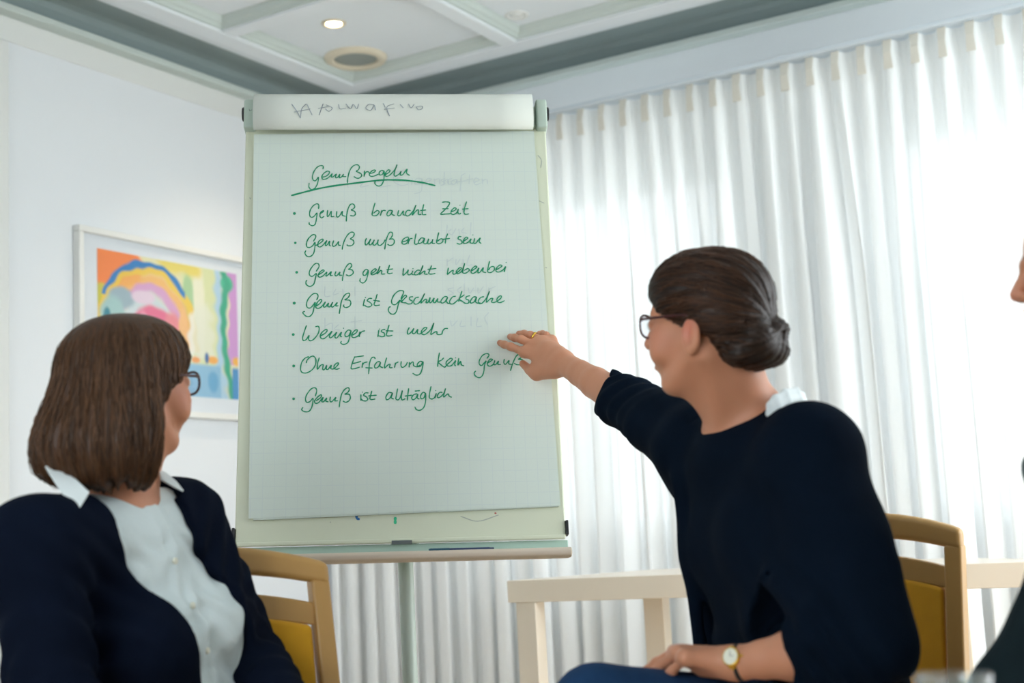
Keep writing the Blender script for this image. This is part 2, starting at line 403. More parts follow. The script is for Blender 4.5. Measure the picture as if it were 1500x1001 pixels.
for i in range(5):
    for j in range(4):
        s0 = svals[i] + (bw / 2 if i else 0.0); s1 = svals[i + 1] - bw / 2; t0 = tvals[j] + (bw / 2 if j else 0.0); t1 = tvals[j + 1] - bw / 2
        mould(s0, s1, t0, t1).build('coffer_moulding', M_MOULD, root, org)

# wall border strip, door-side trim
t_ = rmb(); t_.box(0, 0.006, 0.0, TMAX, 2.672, ZW); tag(t_.build('trim_3', M_TRIM, bevel=0.002), kind='structure')
t_ = rmb(); t_.box(0, 0.03, 1.80, 1.90, 0.0, 2.66); tag(t_.build('trim_4', M_TRIM, bevel=0.005), kind='structure')
t_ = rmb(); t_.box(0, 0.015, 0.02, 1.80, 0.0, 0.09); tag(t_.build('baseboard_left', M_TRIM, bevel=0.003), kind='structure')
t_ = rmb(); t_.box(0.02, SMAX, 0, 0.015, 0.0, 0.09); tag(t_.build('baseboard_back', M_TRIM, bevel=0.003), kind='structure')

# ceiling downlights and round speaker
def ring_xf(sc_, tc_, zc_):
    return lambda x, y, z: room(sc_ + x, tc_ + y, zc_ + z)
def downlight(s0, t0, lit, label):
    org = room(s0, t0, ZP); root = empty('downlight', tuple(org)); tag(root, label, 'ceiling lamp')
    m_ = MB(ring_xf(s0, t0, ZP)); m_.lathe([(0.030, 0.012), (0.030, -0.002), (0.034, -0.006), (0.044, -0.005), (0.047, 0.0), (0.047, 0.002), (0.03, 0.012)], closed=False)
    m_.build('bezel', M_CREAM if lit else M_TRIM, root, org, smooth=True)
    m_ = MB(ring_xf(s0, t0, ZP)); m_.lathe([(0.001, -0.0075), (0.016, -0.007), (0.027, -0.003), (0.029, 0.004)]); m_.build('bulb', M_BULB if lit else M_TRIM, root, org, smooth=True)
def sp_at(x, y):
    q = onplane(x, y, (0, 0, ZP), np.array([0, 0, 1.0])) - C0; return float(q @ AX), float(q @ BX)
def spot(s0, t0):
    ld = bpy.data.lights.new('downlight_beam', 'SPOT'); ld.energy = 14; ld.color = (1.0, 0.80, 0.58); ld.spot_size = math.radians(110); ld.spot_blend = 0.8; ld.shadow_soft_size = 0.03
    lo_ = bpy.data.objects.new('downlight_beam', ld); COL.objects.link(lo_); lo_.location = tuple(room(s0, t0, ZP - 0.02))
s1_, t1_ = sp_at(489, 34); spot(s1_, t1_); downlight(s1_, t1_, True, 'lit round recessed downlight glowing warm in the ceiling panel')
s2_, t2_ = sp_at(757, 22); downlight(s2_, t2_, False, 'unlit small white downlight in the right-hand ceiling panel')
s3_, t3_ = sp_at(521, 84); org = room(s3_, t3_, ZP)
root = empty('ceiling_speaker', tuple(org)); tag(root, 'large round cream-rimmed speaker with grey grille in the ceiling panel', 'speaker')
m_ = MB(ring_xf(s3_, t3_, ZP)); m_.lathe([(0.088, 0.0), (0.086, -0.012), (0.094, -0.018), (0.118, -0.016), (0.126, -0.004), (0.126, 0.002)], closed=False, n=48)
m_.F = [f_ for f_ in m_.F if len(f_) == 4]; m_.build('rim', M_CREAM, root, org, smooth=True)
m_ = MB(ring_xf(s3_, t3_, ZP)); m_.lathe([(0.001, -0.009), (0.05, -0.0085), (0.080, -0.007), (0.089, -0.003)], n=48); m_.build('grille', M_DARK, root, org, smooth=True)

# ------------------------------------------------------------------ curtain
ZR = 2.553; TCU = 0.20
org = room(1.8, TCU, ZR); root = empty('sheer_curtain', tuple(org)); tag(root, 'floor-length sheer white pleated curtain across the window wall', 'curtain')
NS, NZ = 980, 26; sA, sB = 0.06, 3.95; SPC = 0.0905
rng = np.random.default_rng(7)
ss = np.linspace(sA, sB, NS); ph = (ss - sA) / SPC
jit = np.interp(ss, np.linspace(sA, sB, 46), rng.normal(size=46) * 0.13)
amp = np.interp(ss, np.linspace(sA, sB, 46), 0.75 + 0.5 * rng.random(46))
wide = np.interp(ss, np.linspace(sA, sB, 20), rng.normal(size=20))
V = []
for k in range(NZ):
    q = k / (NZ - 1); z = ZR - 0.012 - q * (ZR - 0.03)
    loose = min(1, q * 3)
    a = 2 * math.pi * (ph + jit * loose)
    base = np.sign(np.cos(a)) * np.abs(np.cos(a)) ** (0.55 + 0.35 * loose)
    off = (0.016 + 0.012 * loose) * amp * base + 0.013 * loose * np.sin(a * 0.37 + wide * 1.5 + q) + 0.006 * loose * np.sin(a * 2.13 + 2 * wide)
    sd = ss + 0.016 * loose * np.sin(2 * a + wide) * amp + 0.01 * loose * q * wide
    V.append(np.stack([sd, TCU + off, np.full(NS, z)], 1))
V = np.concatenate(V); Vw = C0 + V[:, :1] * AX + V[:, 1:2] * BX + np.array([0, 0, 1.0]) * V[:, 2:3]
ii, jj = np.meshgrid(np.arange(NS - 1), np.arange(NZ - 1), indexing='ij'); a_ = (jj * NS + ii).ravel()
mkmesh('fabric', Vw, np.stack([a_, a_ + 1, a_ + 1 + NS, a_ + NS], 1), M_SHEER, root, org, smooth=True)
m_ = rmb(); m_.box(0.03, 4.0, TCU - 0.035, TCU + 0.04, ZR - 0.008, ZR + 0.008); m_.build('curtain_rail', mat('pale_blue_rail', (206, 216, 224), 0.4), root, org, bevel=0.002)
npl = int((sB - sA) / SPC)
for k in range(npl):
    sc_ = sA + SPC * (k + 0.0) + (0.0 if k else 0.01)
    m_ = rmb(); hw = 0.013 + 0.003 * rng.random()
    m_.add([(sc_ - hw, TCU + 0.020, ZR - 0.012), (sc_ + hw, TCU + 0.020, ZR - 0.012), (sc_ + hw * 0.8, TCU + 0.034, ZR - 0.06), (sc_ - hw * 0.8, TCU + 0.034, ZR - 0.06),
            (sc_ - hw, TCU + 0.030, ZR - 0.115), (sc_ + hw, TCU + 0.030, ZR - 0.115)], [(0, 1, 2, 3), (3, 2, 5, 4)])
    o = mkmesh('pleat', np.array(m_.V), m_.F, M_PLEAT, root, org)
    sd_ = o.modifiers.new('t', 'SOLIDIFY'); sd_.thickness = 0.003

# ------------------------------------------------------------------ framed picture on the left wall
T0, T1, Z0, Z1 = 0.60, 1.513, 1.440, 2.088
org = room(0, (T0 + T1) / 2, Z0); root = empty('framed_picture', tuple(org)); tag(root, 'abstract rainbow-coloured print in a white frame on the left wall', 'picture')
m_ = rmb(); fw = 0.022
for (a, b, c, d) in ((T0, T1, Z0, Z0 + fw), (T0, T1, Z1 - fw, Z1), (T0, T0 + fw, Z0 + fw, Z1 - fw), (T1 - fw, T1, Z0 + fw, Z1 - fw)): m_.box(0.0, 0.032, a, b, c, d)
m_.build('frame', mat('white_lacquer_frame', (236, 236, 232), 0.4), root, org, bevel=0.003)
m_ = rmb(); m_.box(0.002, 0.012, T0 + fw, T1 - fw, Z0 + fw, Z1 - fw); m_.build('mat_board', mat('white_mat_board', (232, 238, 244), 0.8), root, org)
def art(u, v):
    def sm(x, a, b): t = np.clip((x - a) / (b - a), 0, 1); return t * t * (3 - 2 * t)
    c = np.zeros(u.shape + (3,)); c[:] = lin((238, 234, 190))
    wob = 0.012 * np.sin(23 * u + 9 * v) + 0.010 * np.sin(41 * v - 13 * u) + 0.006 * np.sin(67 * u)
    def put(mask, rgb, k=1.0): c[:] = c * (1 - (mask * k)[..., None]) + np.array(lin(rgb)) * (mask * k)[..., None]
    def blob(cx, cy, rx, ry, soft=0.35): d = np.sqrt(((u - cx) / rx) ** 2 + ((v - cy) / ry) ** 2) + wob * 3; return 1 - sm(d, 1 - soft, 1)
    def band(x0, x1, s=0.02, w=u): return sm(w + wob, x0 - s, x0 + s) * (1 - sm(w + wob, x1 - s, x1 + s))
    put(band(.60, .86) * (v < .75), (226, 232, 178)); put(blob(.70, .35, .06, .45), (243, 242, 214)); put(blob(.62, .28, .05, .28), (176, 214, 160))
    put(band(.42, .70) * band(-.1, .09, .03, v), (240, 222, 110)); put(blob(.05, .10, .30, .20, .2), (255, 138, 62)); put(blob(.02, .34, .07, .12), (214, 205, 70))
    dx = (u - .34) / .36; dy = (v - .62) / .58; r = np.sqrt(dx * dx + dy * dy) + wob * .4
    top = (v < .66)
    put(band(.86, 1.0, .025, r) * top, (247, 208, 66), .95)
    put(band(.94, 1.02, .015, r) * top * (u < .60) * (v < .32), (20, 128, 200))
    put(band(.72, .86, .03, r) * top, (252, 186, 92), .85); put(band(.60, .74, .03, r) * (v < .8), (222, 158, 214), .9)
    put(band(-1, .60, .05, r) * (v < .62), (214, 226, 230)); put(blob(.16, .33, .10, .10), (160, 184, 196)); put(blob(.30, .30, .10, .06), (236, 214, 232))
    put(blob(.38, .56, .20, .22, .2), (236, 112, 150)); put(blob(.50, .62, .08, .3), (240, 140, 150)); put(blob(.30, .52, .04, .14), (244, 160, 188))
    put(blob(.585, .62, .045, .35), (252, 196, 130)); put(blob(.10, .46, .10, .16), (168, 206, 204)); put(blob(.06, .50, .03, .10), (30, 130, 150))
    put(blob(.20, .85, .22, .14), (110, 186, 160)); put(blob(.45, .88, .2, .12), (240, 190, 90))
    put(band(.66, .80) * band(.30, .70, .04, v), (238, 240, 220), .8); put(band(.62, .67, .01) * band(.36, .72, .04, v), (250, 250, 244), .8)
    put(band(.83, .90, .02), (182, 216, 236)); put(band(.93, 1.2, .01) * (v < .73), (212, 156, 218))
    put(blob(.92, .09, .06, .08), (70, 190, 150))
    cx = .885 + .10 * np.clip((v - .45), 0, 1) + .035 * np.exp(-((v - .1) / .12) ** 2)
    put(1 - sm(np.abs(u + wob * .5 - cx), .012, .030), (46, 172, 136))
    put((u > .60) * sm(v, .735, .765) * (u < .86), (146, 196, 226)); put((u > .95) * sm(v, .74, .77), (66, 148, 206)); put(blob(.80, .88, .05, .10), (92, 168, 214), .8)
    put(blob(.80, .71, .05, .035), (250, 180, 80)); put(blob(.67, .72, .04, .03), (250, 168, 96)); put(blob(.985, .70, .04, .04), (250, 190, 80)); put(blob(.755, .70, .018, .05), (60, 110, 170))
    return c
NU, NV = 190, 130
u, v = np.meshgrid(np.linspace(0, 1, NU), np.linspace(0, 1, NV), indexing='ij')
tt = 1.418 - u * (1.418 - 0.712); zz = 2.020 - v * (2.020 - 1.522)
Vp = C0 + 0.0135 * AX + tt.ravel()[:, None] * BX + zz.ravel()[:, None] * np.array([0, 0, 1.0])
ii, jj = np.meshgrid(np.arange(NU - 1), np.arange(NV - 1), indexing='ij'); a_ = (ii * NV + jj).ravel()
mkmesh('print', Vp, np.stack([a_, a_ + NV, a_ + NV + 1, a_ + 1], 1), mat('painted_print', (255, 255, 255), 0.6, attr='tint'), root, org, colors=art(u, v).reshape(-1, 3))
m_ = rmb(); m_.box(0.020, 0.022, T0 + fw, T1 - fw, Z0 + fw, Z1 - fw); m_.build('glazing', M_PANE, root, org)

# ------------------------------------------------------------------ flip chart easel
BB = np.array([-0.25990661, 2.98026484, 0.95906815]); BR = np.array([0.99637459, 0.08071761, -0.02687657]); BV = np.array([0.0114785, 0.18548022, 0.98258096])
BR /= np.linalg.norm(BR); BV -= BR * (BR @ BV); BV /= np.linalg.norm(BV); BN = np.cross(BR, BV)   # BN: towards the room
BM = Matrix(((BR[0], BV[0], BN[0], BB[0]), (BR[1], BV[1], BN[1], BB[1]), (BR[2], BV[2], BN[2], BB[2]), (0, 0, 0, 1)))
BW, BH = 0.7147, 1.0675; h_ = BW / 2
ez = bpy.data.objects.new('flipchart_easel', None); COL.objects.link(ez); ez.matrix_world = BM
tag(ez, 'white flipchart easel with cream board and sage green tray in the middle of the room', 'flipchart')
def part(mb, name, m, par=ez, **k): return mb.build(name, m, par, **k)
m_ = MB(); m_.box(-h_, h_, 0.0, BH - 0.05, -0.022, 0.0); part(m_, 'board', M_BOARD, bevel=0.004)
m_ = MB(); m_.box(-h_ + .002, h_ - .002, -0.004, 0.006, 0.0, 0.008); part(m_, 'board_edge', M_BOARD, bevel=0.003)
for sg in (-1, 1):
    m_ = MB(); m_.box(sg * h_ - (0.003 if sg < 0 else 0.024), sg * h_ + (0.024 if sg < 0 else 0.003), BH - 0.082, BH - 0.006, -0.024, 0.022)
    part(m_, 'clamp_end', M_PLAST, bevel=0.005)
    m_ = MB(); m_.tube([(sg * (h_ + 0.002), BH - 0.035, -0.002), (sg * (h_ + 0.009), BH - 0.035, -0.002)], 0.017, 16, 1.0); part(m_, 'clamp_knob', M_BLACK, bevel=0.002)
    m_ = MB(); yk = 0.02; m_.box(sg * h_ + (0.0 if sg > 0 else -0.006), sg * h_ + (0.006 if sg > 0 else 0.0), yk - 0.014, yk + 0.018, -0.02, 0.006); part(m_, 'side_clip', M_BLACK, bevel=0.0015)
m_ = MB(); m_.box(-h_ + 0.024, h_ - 0.024, BH - 0.075, BH - 0.02, -0.018, 0.012); part(m_, 'clamp_bar', M_PLAST, bevel=0.004)
m_ = MB(); m_.box(-h_ - 0.002, h_ + 0.004, -0.040, -0.004, -0.012, -0.004); part(m_, 'tray_back', M_TRAY, bevel=0.002)
m_ = MB(); m_.loft([[(x, -0.032, -0.008), (x, -0.040, 0.040), (x, -0.030, 0.046), (x, -0.029, 0.052), (x, -0.036, 0.058), (x, -0.046, 0.056), (x, -0.050, 0.044), (x, -0.044, -0.008)] for x in (-h_ - 0.003, h_ + 0.005)])
part(m_, 'tray', M_LIP, bevel=0.003)
m_ = MB(); m_.box(-0.022, 0.022, -0.007, 0.001, 0.007, 0.0105); part(m_, 'latch', mat('dark_grey_metal', (88, 96, 96), 0.4))
# pole and feet
px_, py_ = P(594.5, 840, 3.02)[:2]; zt = 0.99
inv = np.array(BM.inverted())
def tolocal(p): q = inv @ np.array([p[0], p[1], p[2], 1]); return tuple(q[:3])
m_ = MB(lambda x, y, z: tolocal((x, y, z))); m_.lathe([(0.017, 0.05), (0.017, zt)], (px_, py_), 24); part(m_, 'pole', M_POLE, smooth=False, bevel=0.001)
m_ = MB(lambda x, y, z: tolocal((x, y, z))); m_.box(px_ - 0.03, px_ + 0.03, py_ - 0.018, py_ + 0.03, 0.93, 1.06); part(m_, 'pole_bracket', M_PLAST, bevel=0.004)
for k in range(5):
    a = math.radians(72 * k + 20); m_ = MB(lambda x, y, z: tolocal((x, y, z)))
    m_.tube([(px_, py_, 0.09), (px_ + 0.15 * math.cos(a), py_ + 0.15 * math.sin(a), 0.075), (px_ + 0.30 * math.cos(a), py_ + 0.30 * math.sin(a), 0.055)], [0.022, 0.017, 0.013], 12)
    lg = part(m_, 'leg', M_POLE, smooth=True)
    m_ = MB(lambda x, y, z: tolocal((x, y, z))); cx_, cy_ = px_ + 0.30 * math.cos(a), py_ + 0.30 * math.sin(a)
    m_.tube([(cx_ - 0.012 * math.sin(a), cy_ + 0.012 * math.cos(a), 0.027), (cx_ + 0.012 * math.sin(a), cy_ - 0.012 * math.cos(a), 0.027)], 0.0265, 18); m_.build('castor', M_BLACK, lg)
# old pen marks on the board's margins
def board_uv(x, y, n=0.0):
    p = onplane(x, y, BB + BN * n, BN); q = p - BB; return float(q @ BR), float(q @ BV)
def catmull(pts, n=7):
    pts = [np.array(p, float) for p in pts]
    if len(pts) < 3: return pts
    out = []; E_ = [2 * pts[0] - pts[1]] + pts + [2 * pts[-1] - pts[-2]]
    for i in range(1, len(E_) - 2):
        p0, p1, p2, p3 = E_[i - 1:i + 3]
        for k in range(n):
            t = k / n; out.append(0.5 * ((2 * p1) + (-p0 + p2) * t + (2 * p0 - 5 * p1 + 4 * p2 - p3) * t * t + (-p0 + 3 * p1 - 3 * p2 + p3) * t ** 3))
    out.append(pts[-1]); return out
def ribbon(mb, pts, wd, n, taper=True):
    pts = catmull(pts); m = len(pts); rng_ = []
    L_ = []; R_ = []
    for i, p in enumerate(pts):
        d = pts[min(i + 1, m - 1)] - pts[max(i - 1, 0)]; l = np.linalg.norm(d); d = d / l if l > 1e-9 else np.array([1.0, 0])
        q = np.array([-d[1], d[0]]); ww = wd * (0.5 + 0.06 * math.sin(i * 0.7)) * (0.75 if i in (0, m - 1) else 1)
        L_.append(p + q * ww); R_.append(p - q * ww)
        if i == 0: L_[0] = L_[0] - d * wd * .3; R_[0] = R_[0] - d * wd * .3
        if i == m - 1: L_[-1] = L_[-1] + d * wd * .3; R_[-1] = R_[-1] + d * wd * .3
    V = [(a[0], a[1], n) for a in L_] + [(a[0], a[1], n) for a in R_]
    mb.add(V, [(m + i, m + i + 1, i + 1, i) for i in range(m - 1)])
def strokes(mb, data, ox, oy, sc, plane_n, wd, n):
    for st in data:
        pts = [board_uv(ox + x / sc, oy + y / sc, plane_n) for x, y in st]
        if len(pts) == 1:
            c = pts[0]; k = 12; mb.add([(c[0] + wd * math.cos(2 * math.pi * i / k), c[1] + wd * math.sin(2 * math.pi * i / k), n) for i in range(k)], [tuple(range(k))])
        elif len(pts) == 2: ribbon(mb, [pts[0], (np.array(pts[0]) + np.array(pts[1])) / 2, pts[1]], wd, n)
        else: ribbon(mb, pts, wd, n)
def ink(name, data, ox, oy, sc, plane_n, wd, n, m, par, label=None):
    mb = MB(); strokes(mb, data, ox, oy, sc, plane_n, wd, n)
    o = mkmesh(name, np.array(mb.V), mb.F, m, par); 
    if label: tag(o, label)
    return o
for st_ in [[(788, 228), (793, 235), (792, 246)], [(786, 284), (788, 286)], [(788, 294), (797, 298)], [(799, 392), (801, 393)], [(366, 290), (367, 292)], [(484, 765), (484, 766)], [(675, 757), (700, 764), (730, 755)]]:
    ink('pen_mark', [st_], 0, 0, 1, 0, 0.0020, 0.0009, mat('faint_grey_ink', (168, 176, 164), 0.8), ez)
ink('pen_mark', [[(579, 759), (579, 767)]], 0, 0, 1, 0, 0.006, 0.0009, mat('bright_green_ink', (40, 180, 130), 0.6), ez, 'short green ink smear')
ink('pen_mark', [[(522, 755), (523, 760), (526, 761)]], 0, 0, 1, 0, 0.005, 0.0009, mat('blue_ink', (20, 100, 160), 0.6), ez, 'blue ink smear')
ink('pen_mark', [[(725, 752), (726.5, 752.5)]], 0, 0, 1, 0, 0.003, 0.0009, mat('red_ink', (170, 60, 50), 0.6), ez, 'red ink dot')

# the paper pad: its own thing, clamped to the board
pad = bpy.data.objects.new('paper_pad', None); COL.objects.link(pad); pad.matrix_world = BM
tag(pad, 'squared flipchart paper pad with green handwritten list of rules, clamped on the board', 'paper pad')
PN = 0.0075
tl = board_uv(372, 197, PN); tr = board_uv(782, 192, PN); bl = board_uv(364, 760, PN); brr = board_uv(821, 741, PN)
NXp, NYp = 28, 36; Vs = []
for j in range(NYp + 1):
    for i in range(NXp + 1):
        a = i / NXp; b = j / NYp
        x = (tl[0] * (1 - a) + tr[0] * a) * (1 - b) + (bl[0] * (1 - a) + brr[0] * a) * b
        y = (tl[1] * (1 - a) + tr[1] * a) * (1 - b) + (bl[1] * (1 - a) + brr[1] * a) * b
        if j == NYp and i == 1: y -= 0.0
        Vs.append((x, y, PN))
Fs = [(j * (NXp + 1) + i, (j + 1) * (NXp + 1) + i, (j + 1) * (NXp + 1) + i + 1, j * (NXp + 1) + i + 1) for j in range(NYp) for i in range(NXp)]
o = mkmesh('top_sheet', np.array(Vs), Fs, M_PAPER, pad); o.modifiers.new('s', 'SOLIDIFY').thickness = 0.0008
mb = MB(); mb.prism([(bl[0] + .010, bl[1] - .0035), (brr[0] - .004, brr[1] - .0015), (tr[0] - .003, tr[1]), (tl[0] + .003, tl[1])], 0.0005, PN - 0.0015); mb.build('sheet_stack', M_PAPER, pad)
# flipped pages over the top
rl, rr_ = board_uv(370.5, 175, 0.045)[0], board_uv(781.5, 175, 0.045)[0]
prof = [(0.96, -0.045), (1.02, -0.046), (1.052, -0.034), (1.070, -0.010), (1.074, 0.012), (1.068, 0.032), (1.050, 0.046), (1.022, 0.052), (0.996, 0.049), (0.981, 0.040), (0.9765, 0.030), (0.979, 0.022)]
prof = [tuple(p) for p in catmull(prof, 4)]
mb = MB(); mb.loft([[(x, v_, n_) for v_, n_ in prof] for x in np.linspace(rl, rr_, 9)], cap=False, closed=False)
o = mkmesh('flipped_pages', np.array(mb.V), mb.F, M_ROLL, pad, smooth=True); o.modifiers.new('s', 'SOLIDIFY').thickness = 0.004
